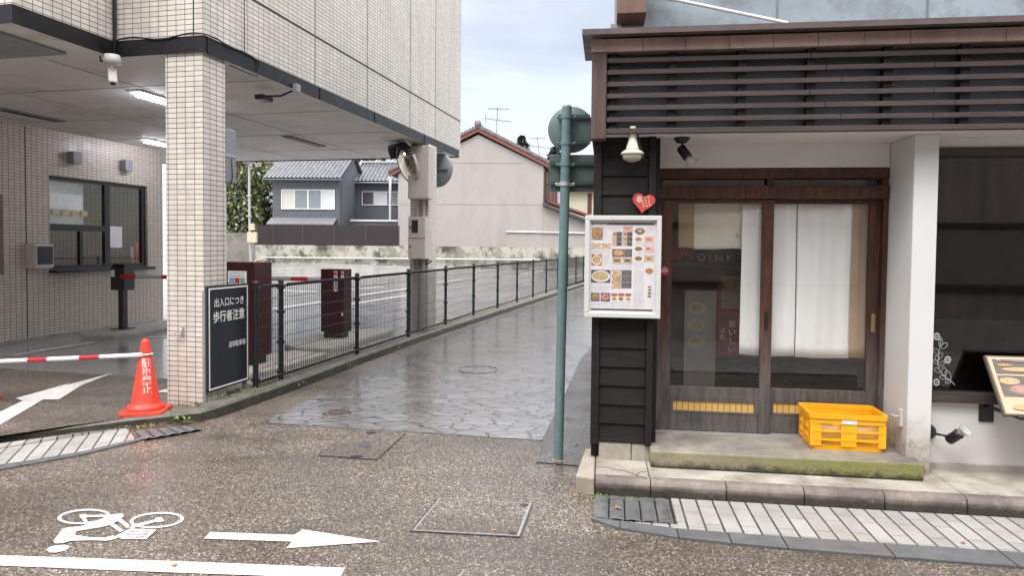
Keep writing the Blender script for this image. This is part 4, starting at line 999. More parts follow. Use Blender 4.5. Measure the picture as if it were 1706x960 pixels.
mb = MB(); mb.box(F_, (-.08, b_[0]), (-.08, -.003), (q_(620, 369)[1], q_(620, 366)[1])); mb.build('edge_trim', 'pvc', s_o)
# pink house
PF = frameat(663, 410, 49.5, .09); pq = fpix(PF)
ph_ = thing('pink_house', PF(4, 0, -1.3), 'pale pink gabled house with red bargeboards behind the alley fence', 'house')
pk = pq(797, 224); xr = pq(905, 300)[0]; zr = pq(905, 277)[1]; zl_ = pq(663, 290)[1]; DP = 9.
mb = MB(); mb.prism([PF(0, 0, -1.6), PF(xr, 0, -1.6), PF(xr, 0, zr), PF(pk[0], 0, pk[1]), PF(0, 0, zl_)], PF.ey*DP)
for y_ in (341, 272): 
    z_ = pq(800, y_)[1]
    x0_ = .0 if y_ > 300 else pq(748, 272)[0]; x1_ = xr if y_ > 300 else pq(872, 272)[0]
    mb.box(PF, (x0_+.02, x1_-.02), (-.006, -.003), (z_-.02, z_+.02), 1)
mb.build('wall', ['pink', M('render_joint', (.22, .195, .19), .8)], ph_)
sl1 = (pk[1]-zl_)/(pk[0]); 
mb = MB(); eL = pq(649, 296); eR = pq(914, 281); top = (pk[0], pk[1]+.12)
def slab(p, q, th, w0, w1, mi=0):
    mb.prism([PF(p[0], w0, p[1]), PF(q[0], w0, q[1]), PF(q[0], w0, q[1]+th), PF(p[0], w0, p[1]+th)], PF.ey*(w1-w0), mi)
slab((eL[0], eL[1]+.04), (top[0], top[1]+.04), .30, -.22, -.15); slab((top[0], top[1]+.04), (eR[0], eR[1]+.04), .30, -.22, -.15)
mb.build('bargeboard', 'brick_red', ph_)
mb = MB(); slab((eL[0]-.05, eL[1]+.34), (top[0], top[1]+.34), .16, -.3, DP+.3); slab((top[0], top[1]+.34), (eR[0]+.05, eR[1]+.34), .16, -.3, DP+.3)
slab((eL[0]-.05, eL[1]+.2), (top[0], top[1]+.3), .1, -.14, DP+.3); slab((top[0], top[1]+.3), (eR[0]+.05, eR[1]+.2), .1, -.14, DP+.3)
n_ = 34
for i in range(n_+1):
    for p, q in (((eL[0], eL[1]), top), (top, (eR[0], eR[1]))):
        t = i/n_; c_ = PF(p[0]+(q[0]-p[0])*t, -.25, p[1]+(q[1]-p[1])*t+.52); mb.tube([c_-PF.ey*.06, c_+PF.ey*.5], .07, 6)
mb.tube([PF(top[0], -.35, top[1]+.62), PF(top[0], DP, top[1]+.62)], .17, 10)
mb.lathe(PF(top[0], -.37, top[1]+.62), [(0, 0), (.24, 0), (.24, .1), (0, .1)], 12, PF.ey)
mb.build('roof', M('mottled_roof_tile', (.17, .155, .16), .5, .4, 3), ph_)
# lean-to on its right
a0 = xr+.005; rr = pq(1010, 400)[0]; zA = pq(905, 341)[1]; zB = zA+(pq(985, 372)[1]-pq(905, 341)[1])*((rr-a0)/(pq(985, 370)[0]-a0))
mb = MB(); mb.prism([PF(a0, .02, -1.6), PF(rr, .02, -1.6), PF(rr, .02, zB-.1), PF(a0, .02, zA-.1)], PF.ey*5); mb.build('annex_wall', 'pink', ph_)
mb = MB(); mb.prism([PF(a0, -.4, zA-.06), PF(rr, -.4, zB-.06), PF(rr, -.4, zB+.16), PF(a0, -.4, zA+.16)], PF.ey*5.4); mb.build('annex_roof', M('brown_annex_roof', (.075, .055, .055), .6, .4, 3), ph_)
mb = MB(); mb.prism([PF(a0+.3, .6, zA+.2), PF(rr, .6, zB+.5), PF(rr, .6, zB+.62), PF(a0+.3, .6, zA+.42)], PF.ey*3); mb.build('red_flashing', 'brick_red', ph_)
# recessed upper side with brown frames
b0, b1 = xr+.01, pq(946, 320)[0]
mb = MB(); mb.box(PF, (b0, b1), (1.6, 4.5), (zA-.3, pq(920, 283)[1])); mb.build('side_wall', M('beige_side_wall', (.36, .32, .26), .7), ph_)
mb = MB(); 
for x_ in (pq(908, 320)[0], pq(913, 320)[0], pq(921, 320)[0], pq(926, 320)[0]): mb.box(PF, (x_-.05, x_+.06), (.9, 1.0), (zA-.2, pq(920, 284)[1]))
mb.box(PF, (pq(908, 320)[0]-.05, b1), (.9, 1.0), (pq(920, 306)[1], pq(920, 304)[1])); mb.build('frame', M('red_brown_frame', (.12, .035, .028), .5), ph_)
MB().box(PF, (pq(926, 320)[0]+.08, b1-.1), (1.3, 1.59), (zA-.2, pq(930, 310)[1])).build('side_window', 'pane_w', ph_)
MB().tube([PF(*[pq(843, 386)[0], -.06, pq(843, 386)[1]]), PF(pq(1000, 389)[0], -.06, pq(1000, 389)[1])], .05, 8).build('wall_pipe', 'pvc', ph_)
# cream neighbour
CF = frameat(945, 410, 60, .09); cq = fpix(CF)
cre = thing('cream_house', CF(2, 0, -1), 'cream walled house just visible between the sign post and the shop', 'house')
b_ = cq(1010, 300)[0]; z_ = cq(960, 318)[1]
MB().prism([CF(0, 0, -2), CF(0, 0, z_), CF(b_, 0, z_), CF(b_, 0, -2)], CF.ey*6).build('wall', 'cream', cre)
MB().box(CF, (cq(979, 330)[0], cq(986, 330)[0]), (-.05, -.003), (cq(980, 356)[1], cq(980, 322)[1])).build('shutter', M('brown_shutter', (.10, .03, .025), .6), cre)
MB().box(CF, (-.4, b_), (-.5, 6.3), (z_, z_+.25)).build('roof', 'roofm', cre)
# pale building far left
FBL = frameat(215, 420, 62, .1); MB().box(FBL, (-12, 9), (0, 8), (-3, 8.5)).build('white_building', M('offwhite_wall', (.62, .62, .62), .7), label='pale building glimpsed between the office and the near pillar', cat='building')

# TV antennas
def antenna(px, py, Y, top, label, sc_=1.):
    b = dep(px, py, Y); t_ = dep(*top, Y); t = thing('tv_antenna', b, label, 'antenna')
    MB().tube([b, t_], .035*sc_, 6).build('mast', 'grey_steel', t)
    L = np.linalg.norm(t_-b)
    for k_, (f, w_) in enumerate(((.93, .9), (.52, 1.15))):
        c = b+(t_-b)*f; d = V((.94, .3, -.06 if k_ else .05)); e = V((-.3, .94, 0))*sc_
        mb = MB(); mb.tube([c-d*w_*.8*sc_, c+d*w_*sc_], .028*sc_, 5)
        for j in range(8):
            q = c-d*w_*.75*sc_+d*w_*1.7*sc_*j/7; mb.tube([q-e*.38, q+e*.38], .018*sc_, 4)
        if k_: mb.tube([c-d*w_*.8*sc_-Z*.35*sc_, c-d*w_*.8*sc_+Z*.35*sc_], .025*sc_, 4)
        mb.build('boom', 'grey_steel', t)
antenna(827, 223, 52, (829, 178), 'tall television antenna on the pink house roof')
antenna(899, 262, 62, (895, 228), 'small distant television antenna behind the pink house roof', .9)

# ------------------------------------------------------------------ trees
def crown(center, rad, n, size, m, rg, clumps=14, flat=.8):
    mb = MB(); center = V(center); cs = []
    for _ in range(clumps):
        d = V((rg.gauss(0, 1), rg.gauss(0, 1), rg.gauss(0, 1))); d /= np.linalg.norm(d); cs.append((center+d*V(rad)*rg.uniform(.35, .85), rg.uniform(.3, .52)))
    for _ in range(n):
        c, r = rg.choice(cs); d = V((rg.gauss(0, 1), rg.gauss(0, 1), rg.gauss(0, 1))); d /= np.linalg.norm(d)
        p = c+d*V(rad)*r*rg.uniform(.6, 1.05)
        nrm = d*.6+V((rg.uniform(-1, 1), rg.uniform(-1, 1), rg.uniform(-.3, 1))); nrm /= np.linalg.norm(nrm)
        e = np.cross(nrm, V((rg.uniform(-1, 1), rg.uniform(-1, 1), .3))); e /= np.linalg.norm(e)+1e-9; g = np.cross(nrm, e); s_ = size*rg.uniform(.6, 1.3)
        mb.face([p-e*s_, p-g*s_*.5, p+e*s_, p+g*s_*.5])
    return mb
def tree(base, h, rad, label, m, n=2600, size=.16, seed=1, group=None, cat='tree', name='tree'):
    rg = random.Random(seed); base = V(base); t = thing(name, base, label, cat, group)
    c = base+Z*(h-rad[2]*.95); mb = MB(); mb.tube([base, base+Z*h*.4+V((.1, 0, 0)), c], [.16, .12, .05], 8)
    for k_ in range(5):
        a_ = k_*1.25+seed; q = base+Z*h*(.3+.1*k_); mb.tube([q, q+V((math.cos(a_)*rad[0]*.6, math.sin(a_)*rad[1]*.6, rad[2]*.4))], [.06, .02], 6)
    mb.build('trunk', 'bark', t); crown(c, rad, n, size, m, rg).build('crown', m, t)
tree(dep(395, 436, 52), 9.2, (2.4, 2, 4.4), 'dense dark green tree close beside the near pillar, left of the lamp post', 'leaf', 5000, .17, 3)
tree(dep(437, 436, 54), 9.6, (2.3, 2, 4.6), 'camellia tree with pale flecks between the lamp post and grey house', 'leaf', 5500, .17, 4)
tree(dep(405, 430, 58), 10.5, (3.4, 2.4, 3.2), 'yellowing tall tree at the back above the darker trees', 'leafy', 5000, .18, 5)
tree(dep(360, 436, 56), 9.5, (3.2, 2, 4.6), 'broad green tree mostly hidden behind the near pillar', 'leaf', 4000, .2, 6)
tree(dep(640, 400, 75), 13.2, (6, 3, 3.2), 'distant tree crown showing above the tiled roof of the grey wing', 'leafy', 3000, .3, 8)
def conifer(base, h, r, label, seed):
    rg = random.Random(seed); base = V(base); t = thing('conifer', base, label, 'tree')
    MB().tube([base, base+Z*h], [.3, .04], 6).build('trunk', 'bark', t); mb = MB()
    for k_ in range(3600):
        f = rg.random()**.6; a_ = rg.uniform(0, 6.283); lay = abs(math.sin(f*40+a_))*.45+.55; rr = r*(1-f)**.62*lay*rg.uniform(.2, 1)+.08
        p = base+Z*h*(.3+.7*f)+V((math.cos(a_)*rr, math.sin(a_)*rr, 0)); s_ = rg.uniform(.2, .42); d = V((math.cos(a_), math.sin(a_), rg.uniform(-.5, .3))); e = V((-math.sin(a_), math.cos(a_), rg.uniform(-.6, .6)))
        mb.face([p-d*s_, p-e*s_*.4, p+d*s_, p+e*s_*.4])
    mb.build('crown', 'needle', t)
tp = dep(869, 226, 90); conifer((tp[0], tp[1], 0), tp[2], 3.4, 'pointed conifer top above the middle of the pink house roof', 1)
tp = dep(924, 245, 95); conifer((tp[0], tp[1], 0), tp[2], 4.2, 'rounded distant conifer top just left of the sign post', 2)
tp = dep(860, 236, 92); conifer((tp[0]-1, tp[1], 0), tp[2]-1.0, 2.2, 'shorter conifer tip left of the pointed one above the pink roof', 3)

# ------------------------------------------------------------------ shop
sh = thing('wooden_shop', SF(0, 0, 0), 'dark wooden Japanese shop with slatted awning and white columns', 'shop')
SE = 6.5; DW = .45
# left siding bay
mb = MB(); nb = 16; bh = (2.47-.25)/nb
sx0, sx1 = -.015, .315
for i in range(nb):
    z0 = .25+i*bh; mb.prism([SF(sx0, .0-.012, z0), SF(sx0, .012, z0), SF(sx0, .012, z0+bh), SF(sx0, .004, z0+bh)], S*(sx1-sx0))
mb.build('siding', 'siding', sh)
mb = MB(); mb.box(SF, (-.075, -.017), (-.03, .06), (.235, 2.47)); mb.box(SF, (.317, .365), (-.03, .06), (.235, 2.47)); mb.build('corner_board', 'siding', sh, bevel=.003)
mb = MB(); mb.box(SF, (-.012, .22), (-.006, .3), (SL-.01, .248)); mb.box(SF, (.225, .36), (-.003, .3), (SL-.01, .246)); mb.build('foundation', 'slab', sh, bevel=.005)
mb = MB(); mb.box(SF, (-.07, .0), (.062, 7), (.1, 3.1)); mb.box(SF, (-.07, SE), (7, 7.1), (.1, 3.1)); mb.build('side_wall', 'siding', sh)
mb = MB(); mb.box(SF, (.318, .40), (.062, .6), (.12, 2.47)); mb.build('return_wall', 'siding', sh)
# white panels, column, soffit
mb = MB(); mb.box(SF, (.366, 2.095), (.40, .6), (2.29, 2.9)); mb.box(SF, (-.06, 3.9), (-.18, .397), (2.47, 2.50)); mb.box(SF, (3.9, SE), (-.18, .397), (2.47, 2.50))
mb.build('soffit', 'plaster', sh)
MB().box(SF, (2.10, 2.257), (-.0, .60), (SL-.005, 2.469)).build('column', 'column', sh, bevel=.006)
WW = .17
mb = MB(); mb.box(SF, (2.258, SE), (WW, WW+.15), (SL, .603)); mb.box(SF, (2.258, SE), (WW, WW+.15), (2.40, 2.469)); mb.build('window_wall', 'plaster', sh)
MB().box(SF, (2.258, SE), (WW-.03, WW-.002), (SL, .165)).build('plinth', 'conc', sh)
wf = MB(); wf.box(SF, (2.258, SE), (WW-.02, WW+.08), (2.335, 2.398)); wf.box(SF, (2.258, SE), (WW-.05, WW+.08), (.604, .672))
for x in (3.55, 5.0): wf.box(SF, (x, x+.06), (WW-.01, WW+.07), (.672, 2.335))
wf = wf.build('window', 'wood', sh)
MB().face([SF(u, WW+.03, z) for u, z in ((2.258, .672), (SE, .672), (SE, 2.335), (2.258, 2.335))]).build('pane', 'dglass', wf)
# awning
LZ0, LZ1 = 2.462, 3.03
slat = [sf(1011, y, -.2)[1] for y in (101.5, 121, 141, 160.5, 180.5, 200)]
mb = MB()
for i, z in enumerate(slat):
    xs = [.012, 1.35+.1*(i % 3), 2.25-.13*(i % 2), 3.6, SE]
    for j in range(len(xs)-1): mb.box(SF, (xs[j], xs[j+1]-.003), (-.215, -.19), (z-.016, z+.016))
mb.build('slat_screen', 'wood', sh, bevel=.002)
MB().box(SF, (.012, SE), (-.22, -.17), (LZ0, LZ0+.035)).build('bottom_rail', 'wood', sh, bevel=.003)
for px in (1022, 1120, 1235, 1350, 1477, 1605, 1740, 1880):
    u = sf(px, 150, -.17)[0]; MB().box(SF, (u-.028, u+.028), (-.187, -.13), (LZ0+.036, LZ1+.05)).build('stud', 'siding', sh)
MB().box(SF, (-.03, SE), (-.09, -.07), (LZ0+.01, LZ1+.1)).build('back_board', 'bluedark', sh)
MB().box(SF, (-.095, .008), (-.225, -.11), (2.425, 3.02)).build('end_post', 'wood_v', sh, bevel=.004)
mb = MB(); mb.box(SF, (-.09, -.03), (-.108, 1.2), (2.44, 3.02)); mb.build('end_board', 'wood_v', sh)
mb = MB(); xs = [-.1]+[.25+.285*i for i in range(24)]
for i in range(len(xs)-1): mb.box(SF, (xs[i], xs[i+1]-.003), (-.235-.002*(i % 2), -.12), (3.02, 3.105))
mb.build('flashing', 'copper', sh)
rfz = 3.108
mb = MB(); mb.prism([SF(-.16, -.34, rfz+.0), SF(-.16, -.34, rfz+.038), SF(-.17, .7, rfz+.22), SF(-.17, .7, rfz+.1)], S*(SE+.16)); mb.build('awning_roof', 'roofm', sh)
mb = MB(); mb.box(SF, (.116, SE), (.6, 7.), (2.9, 6.6)); mb.build('upper_wall', 'bluemetal', sh)
mb = MB()
for px in (1295, 1545, 1790): u = sf(px, 15, .6)[0]; mb.box(SF, (u-.006, u+.006), (.592, .5985), (3.3, 6.6))
mb.build('wall_seam', M('grey_seam', (.15, .17, .19), .5), sh)
# sliding doors
mb = MB(); mb.box(SF, (.402, 2.098), (DW-.045, DW+.12), (2.21, 2.285)); mb.box(SF, (.402, 2.098), (DW-.06, DW+.12), (2.055, 2.155)); mb.box(SF, (.402, .452), (DW-.045, DW+.1), (.243, 2.055)); mb.box(SF, (2.065, 2.098), (DW-.045, DW+.1), (.243, 2.055))
for x in (.402, 1.23, 2.05): mb.box(SF, (x, x+.048), (DW-.03, DW+.1), (2.155, 2.21))
mb.build('door_frame', 'doorwood', sh, bevel=.003)
MB().face([SF(u, DW+.02, z) for u, z in ((.45, 2.155), (2.05, 2.155), (2.05, 2.21), (.45, 2.21))]).build('transom_pane', 'dglass', sh)
mb = MB(); mb.box(SF, (.402, 2.098), (DW-.1, DW+.15), (.235, .2475)); mb.build('threshold', 'silver', sh)
def door(x0, x1, w_, sl_, srr, hx, hz, label):
    mb = MB(); t = .035; G0 = .595
    mb.box(SF, (x0, x0+sl_), (w_, w_+t), (.25, 2.052)); mb.box(SF, (x1-srr, x1), (w_, w_+t), (.25, 2.052))
    a_, b_ = x0+sl_+.0005, x1-srr-.0005
    for z0, z1 in ((2.02, 2.05), (.50, G0), (.252, .385)): mb.box(SF, (a_, b_), (w_+.003, w_+t-.003), (z0, z1))
    mb.box(SF, (a_, b_), (w_+.0005, w_+.009), (.387, .405)); mb.box(SF, (a_, b_), (w_+.0005, w_+.009), (.482, .498)); mb.box(SF, (a_, a_+.03), (w_+.0005, w_+.009), (.406, .481)); mb.box(SF, (b_-.03, b_), (w_+.0005, w_+.009), (.406, .481))
    d = mb.build('door', 'doorwood', sh, bevel=.002); 
    MB().face([SF(u, w_+.018, z) for u, z in ((a_, G0), (b_, G0), (b_, 2.02), (a_, 2.02))]).build('pane', 'glass', d)
    MB().box(SF, (a_, b_), (w_+.012, w_+.02), (.386, .499)).build('reed_panel', 'reed', d, uvf=SF)
    MB().box(SF, (hx-.014, hx+.014), (w_-.006, w_+.004), (hz-.07, hz+.07)).build('pull', label, d, bevel=.003)
    return d
door(.453, 1.285, DW-.03, .075, .083, 1.243, 1.13, 'black')
door(1.21, 2.064, DW+.012, .08, .075, 2.03, 1.12, M('brass_pull', (.35, .25, .11), .4, metal=.7))
# interior
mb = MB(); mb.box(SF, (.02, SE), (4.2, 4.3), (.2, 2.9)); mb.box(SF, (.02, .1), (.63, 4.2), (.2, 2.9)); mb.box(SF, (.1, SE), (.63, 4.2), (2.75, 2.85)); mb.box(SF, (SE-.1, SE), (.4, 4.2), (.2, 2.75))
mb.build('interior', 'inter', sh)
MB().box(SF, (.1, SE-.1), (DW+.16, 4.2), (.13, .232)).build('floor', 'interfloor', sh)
# step
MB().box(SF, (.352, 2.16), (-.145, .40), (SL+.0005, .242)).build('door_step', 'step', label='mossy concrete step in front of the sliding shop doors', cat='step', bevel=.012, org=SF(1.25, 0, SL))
# curtains
def curtain(poly, w_, m, name, label, parts, fold=.012, freq=28., seed=0):
    """parts: list of (x0px, x1px, ytop, ybottom, material)"""
    us_ = [sf(x, 450, w_)[0] for p in parts for x in p[:2]]
    t = thing(name, SF(sum(us_)/len(us_), w_, sf(1300, parts[0][2], w_)[1]), label, 'curtain')
    for i, (x0, x1, y0, y1, mm, nm) in enumerate(parts):
        mb = MB(); a_, b_ = sf(x0, y0, w_)[0], sf(x1, y0, w_)[0]; zt = sf((x0+x1)/2, y0, w_)[1]; zb = sf((x0+x1)/2, y1, w_)[1]; nx, nz = max(4, int((b_-a_)/.012)), 14
        vs = []
        for j in range(nz+1):
            for k_ in range(nx+1):
                u = a_+(b_-a_)*k_/nx; f = j/nz
                d = fold*(math.sin(u*freq+seed)+.5*math.sin(u*freq*2.3+1.7+seed))*(.5+.5*(1-f))+.008*math.sin(f*5+u*9)
                vs.append(SF(u, w_+d, zt+(zb-zt)*f+.004*math.sin(u*14)))
        fs = [(j*(nx+1)+k_, j*(nx+1)+k_+1, (j+1)*(nx+1)+k_+1, (j+1)*(nx+1)+k_) for j in range(nz) for k_ in range(nx)]
        mb.add(vs, fs, 0, True); mb.build(nm, mm, t, solid=.002, weld=True)
    a_, b_ = min(us_)-.03, max(us_)+.03; zt = sf(parts[0][0], parts[0][2], w_)[1]
    MB().tube([SF(a_, w_, zt+.005), SF(b_, w_, zt+.005)], .009, 8).build('rod', 'dkbrown', t)
    return t
curtain(None, .535, None, 'noren_curtain', 'long white curtain with a tan stripe hanging behind the right door', [(1286, 1329, 331, 594, 'cloth', 'cloth_panel'), (1330.5, 1420, 331, 597, 'cloth', 'cloth_panel'), (1420, 1448, 331, 598, 'tan', 'tan_stripe')], .010, 26)
curtain(None, .535, None, 'noren_curtain', 'short cream curtain with an olive stripe behind the left door', [(1131, 1157, 333, 413, 'olive', 'olive_stripe'), (1157, 1240, 333, 415, 'cloth2', 'cloth_panel')], .006, 18, 2)
curtain(None, .512, None, 'noren_curtain', 'narrow white curtain strip hanging beside the middle door stile', [(1237, 1272, 333, 592, 'cloth', 'cloth_panel')], .010, 40, 1)
u, z = sf(1236, 394, .525); MB().text('T(', .045, lambda x, y: SF(u-.03+x, .522, z+y)).build('curtain_lettering', 'charcoal', label='small dark letters printed on the short cream curtain', cat='lettering')
# things inside
SW = 1.5
u0, z0 = sf(1128, 437, SW); u1, _ = sf(1290, 437, SW)
mb = MB(); mb.box(SF, (u0-.2, u1+.2), (SW-.06, SW+.3), (z0-.03, z0)); mb.build('shelf', 'dkbrown', label='dark wooden shelf inside the shop behind the left door', cat='shelf')
u, z = sf(1185, 431, SW)
mb = MB(); mb.text('· O I N K ·', .098, lambda x, y: SF(u+.03+x*1.0, SW-.03, z0+.045+y), bold=.008); v2 = [p+N*.02 for p in mb.v]; n0 = len(mb.v)
mb.add(v2, [[i for i in f] for f in mb.f[:]], 0); mb.build('letter_sign', 'white', label='cut out letters reading OINK on the shelf inside the shop', cat='letters', solid=.012)
u, z = sf(1122, 427, SW+.1)
t = thing('red_pot', SF(u, SW+.1, z0), 'round red pot on the left end of the shelf inside the shop', 'pot'); MB().lathe(SF(u, SW+.1, z0), [(0, 0), (.08, 0), (.13, .06), (.13, .14), (.07, .2), (0, .21)], 20).build('body', M('red_glaze', (.5, .03, .05), .3), t); MB().lathe(SF(u, SW+.1, z0+.2), [(.03, 0), (.03, .03), (0, .04)], 12).build('knob', 'red', t)
u, z = sf(1225, 432, SW+.28); MB().box(SF, (u-.24, u+.3), (SW+.26, SW+.29), (z0, z0+.26)).build('pale_panel', M('grey_card', (.17, .165, .16), .6), label='pale panel standing behind the letters on the shelf', cat='panel')
rngf = random.Random(5)
foodm = []
for i, c in enumerate(((.55, .28, .10), (.62, .40, .18), (.50, .15, .08), (.60, .45, .25), (.30, .2, .1), (.7, .3, .25))):
    m_, t_, p_ = newmat('printed_food'); v_ = vec(t_); n1 = noi(t_, v_, 105+9*i, 4, .7); n2 = noi(t_, v_, 160, 3)
    c_ = mixc(t_, ramp(t_, n1, [(.35, 0), (.65, 1)]), [x*.35 for x in c], c); c_ = mixc(t_, ramp(t_, n2, [(.58, 0), (.7, .8)]), c_, (.75, .62, .42) if i % 2 else (.2, .28, .06))
    t_.links.new(c_, p_.inputs['Base Color']); p_.inputs['Roughness'].default_value = .4; foodm.append(m_)
mt['slate'] = M('printed_dark_slate', (.085, .075, .078), .5); mt['plate'] = M('printed_plate', (.68, .67, .64), .5, .06, 30); mt['ptable'] = M('printed_table', (.36, .22, .12), .5, .35, 18); mt['blueplate'] = M('printed_blue_plate', (.09, .13, .22), .5)
u0, z1 = sf(1141, 484, 1.0); u1, z0 = sf(1192, 592, 1.0); z0 = .36
st_ = thing('menu_stand', SF((u0+u1)/2, 1.0, .232), 'grey menu stand with food photos inside the shop behind the left door', 'menu stand')
MB().box(SF, (u0, u1), (1.0, 1.03), (z0, z1)).build('board', M('grey_print', (.16, .15, .14), .5), st_, bevel=.004)
mb = MB()
for k_ in range(3):
    c = SF((u0+u1)/2-.03, .9985, z1-.15-.145*k_); mb.ellipse(c, S, Z, .07, .048, 20, 1); mb.ellipse(c-N*.0005, S, Z, .052, .034, 16, 0)
mb.build('food_photo', [foodm[4], M('dim_plate', (.27, .255, .235), .5)], st_)
for x_ in (u0+.03, u1-.05): MB().box(SF, (x_, x_+.02), (1.005, 1.025), (.232, z0)).build('leg', 'grey_steel', st_)
u0, z1 = sf(1196, 458, 1.2); u1, z0 = sf(1250, 594, 1.2)
bn = thing('red_banner', SF((u0+u1)/2, 1.2, z0), 'dark red banner with white writing inside the shop', 'banner')
MB().box(SF, (u0, u1), (1.2, 1.204), (z0, z1)).build('cloth', M('red_banner_cloth', (.20, .008, .016), .7), bn)
mb = MB()
for i, ch in enumerate('おいしい'): mb.text(ch, .07, lambda x, y, i=i: SF(u0+.13+x, 1.197, z0+.28-.075*i+y))
mb.build('lettering', 'plate', bn); mb = MB()
for i, ch in enumerate('ぶた'): mb.text(ch, .055, lambda x, y, i=i: SF(u0+.05+x, 1.197, z0+.22-.06*i+y))
mb.build('lettering', 'plate', bn)
mb = MB(); ua = u0+.03; mb.box(SF, (ua, u1), (1.185, 1.196), (z1-.30, z1-.01)); mb.box(SF, (ua+.03, ua+.11), (1.182, 1.1845), (z1-.12, z1-.05), 1); mb.box(SF, (ua+.13, ua+.2), (1.182, 1.1845), (z1-.12, z1-.05), 2)
mb.build('menu_sheet', [M('clear_sleeve', (.25, .22, .21), .2), foodm[1], foodm[3]], bn)
# industrial lamp
u, z = sf(1054, 222, -.16); base = SF(u, -.17, 0)
il = thing('outdoor_lamp', SF(u, -.17, z), 'old cream enamel lamp with rust stains under the left end of the awning', 'lamp')
zc = z
MB().lathe(base+Z*zc, [(0, -.008), (.022, -.01), (.026, -.03), (.03, -.05), (.044, -.105), (.05, -.122), (.03, -.126)], 20).build('neck', 'lampw', il)
MB().lathe(base+Z*(zc-.135), [(.04, .02), (.062, .012), (.079, -.002), (.08, -.012), (.064, -.018), (0, -.018)], 28).build('shade', M('cream_enamel', (.60, .575, .46), .3, .08, dirt=((.34, .26, .16), .25, 14)), il)
MB().lathe(base+Z*(zc-.152), [(.064, 0), (.07, -.012), (.058, -.034), (.03, -.046), (0, -.05)], 20).build('glass_cover', M('lamp_glass', (.36, .33, .26), .12), il)
MB().box(Frame(base+Z*zc, S, N), (-.018, .018), (-.03, .0), (-.02, .045)).build('bracket', 'lampw', il, bevel=.003)
MB().tube([base+Z*(zc+.01)+S*.03, base+S*.05+Z*(zc-.08), base+S*.09+Z*(zc-.17)+N*.1, base+S*.12+Z*(zc-.2)+N*.16], .006, 6).build('lamp_cable', 'black', label='black cable from the cream lamp to the shop wall', cat='cable')
def spot(mount, ax, joint, d, label, cup=True, L=.085):
    mount, ax, joint, d = V(mount), V(ax), V(joint), V(d); d /= np.linalg.norm(d)
    t = thing('spotlight', mount, label, 'spotlight')
    MB().lathe(mount, [(0, 0), (.055, 0), (.055, .01), (.035, .035), (0, .037)], 20, ax).build('mount', 'charcoal', t)
    MB().tube([mount+ax*.03, joint], .008, 8).build('arm', 'charcoal', t)
    MB().lathe(joint-d*.045, [(0, 0), (.027, 0), (.034, .008), (.034, L), (.036, L+.002), (.036, L+.012), (.025, L+.016), (.0, L+.016)], 20, d).build('housing', 'charcoal', t)
    MB().lathe(joint-d*.045+d*(L+.014), [(.02, 0), (.03, .02), (.05, .05), (.052, .052), (.046, .051), (.0, .03)], 22, d).build('bulb', M('bulb_glass', (.52, .52, .48), .12, .05, metal=.2), t)
u, z = sf(1136, 230, 0.05)
spot(SF(u, .05, 2.468), -Z, SF(u+.015, .05, 2.468-.10), S*.5-Z*.75-N*.25, 'black spotlight hanging from the soffit above the left shop door')
u, z = sf(1566, 724, WW-.06)
spot(SF(u-.055, WW-.001, z), -N, SF(u+.055, WW-.13, z+.0), S*.42+Z*.62-N*.5, 'dark grey spotlight low on the white wall aiming upwards')
# hearts, stickers
u, z = sf(1072, 337, -.04)
ht = thing('heart_sign', SF(u, -.04, z), 'red heart shaped sign tilted on the dark siding', 'sign')
P = []
for k_ in range(40):
    t_ = 2*math.pi*k_/40; x = 16*math.sin(t_)**3; y = 13*math.cos(t_)-5*math.cos(2*t_)-2*math.cos(3*t_)-math.cos(4*t_); r_ = .005; a_ = -.14
    P.append((r_*(x*math.cos(a_)-y*math.sin(a_)), r_*(x*math.sin(a_)+y*math.cos(a_))))
MB().prism([SF(u+x, -.05, z+y) for x, y in P], N*.012).build('plate', M('red_heart_print', (.50, .06, .055), .35, .1, 20), ht)
mb = MB(); mb.ellipse(SF(u-.03, -.0507, z+.022), S, Z, .02, .026, 16, 0)
for i in range(4):
    for j in range(3): mb.ellipse(SF(u-.012+.022*j+.004*i, -.0512, z+.03-.02*i+.004*j), S, Z, .008, .007, 6, 0 if (i+j) % 3 else 1)
mb.build('emblem', [M('pink_print', (.62, .4, .36), .5), M('gold_print', (.6, .36, .1), .5)], ht)
u, z = sf(1106, 452, DW-.035); mb = MB(); mb.lathe(SF(u, DW-.047, z), [(0, -.0045), (.036, -.0045), (.038, 0)], 24, N, 0); mb.ellipse(SF(u, DW-.053, z+.004), S, Z, .026, .013, 16, 1); mb.text('OK', .022, lambda x, y: SF(u+x, DW-.054, z+.004+y), 0)
mb.build('round_sticker', [M('crimson_print', (.4, .03, .07), .4), M('sticker_pink', (.6, .35, .4), .5)], label='round crimson sticker on the left door post beside the menu', cat='sticker')
# menu board
MW = -.11
u0, z1 = sf(975, 360, MW); u1, z0 = sf(1100, 532, MW); z0 = sf(1038, 530, MW)[1]; z1 = sf(1038, 359, MW)[1]
mn = thing('menu_board', SF((u0+u1)/2, MW, z0), 'white framed menu board full of small food photos on the dark siding', 'menu board')
fw_ = .034
mb = MB()
for x, z in (((u0, u1), (z1-fw_, z1)), ((u0, u1), (z0, z0+fw_)), ((u0, u0+fw_), (z0+fw_, z1-fw_)), ((u1-fw_, u1), (z0+fw_, z1-fw_))): mb.box(SF, x, (MW, MW+.05), z)
mb.build('frame', M('white_frame', (.52, .54, .515), .35, .03), mn, bevel=.004)
MB().box(SF, (u0+fw_-.002, u1-fw_+.002), (MW+.024, MW+.075), (z0+fw_-.002, z1-fw_+.002)).build('sheet', M('menu_paper', (.60, .585, .61), .3, .02), mn)
mb = MB(); pw, ph2 = u1-u0-2*fw_, z1-z0-2*fw_
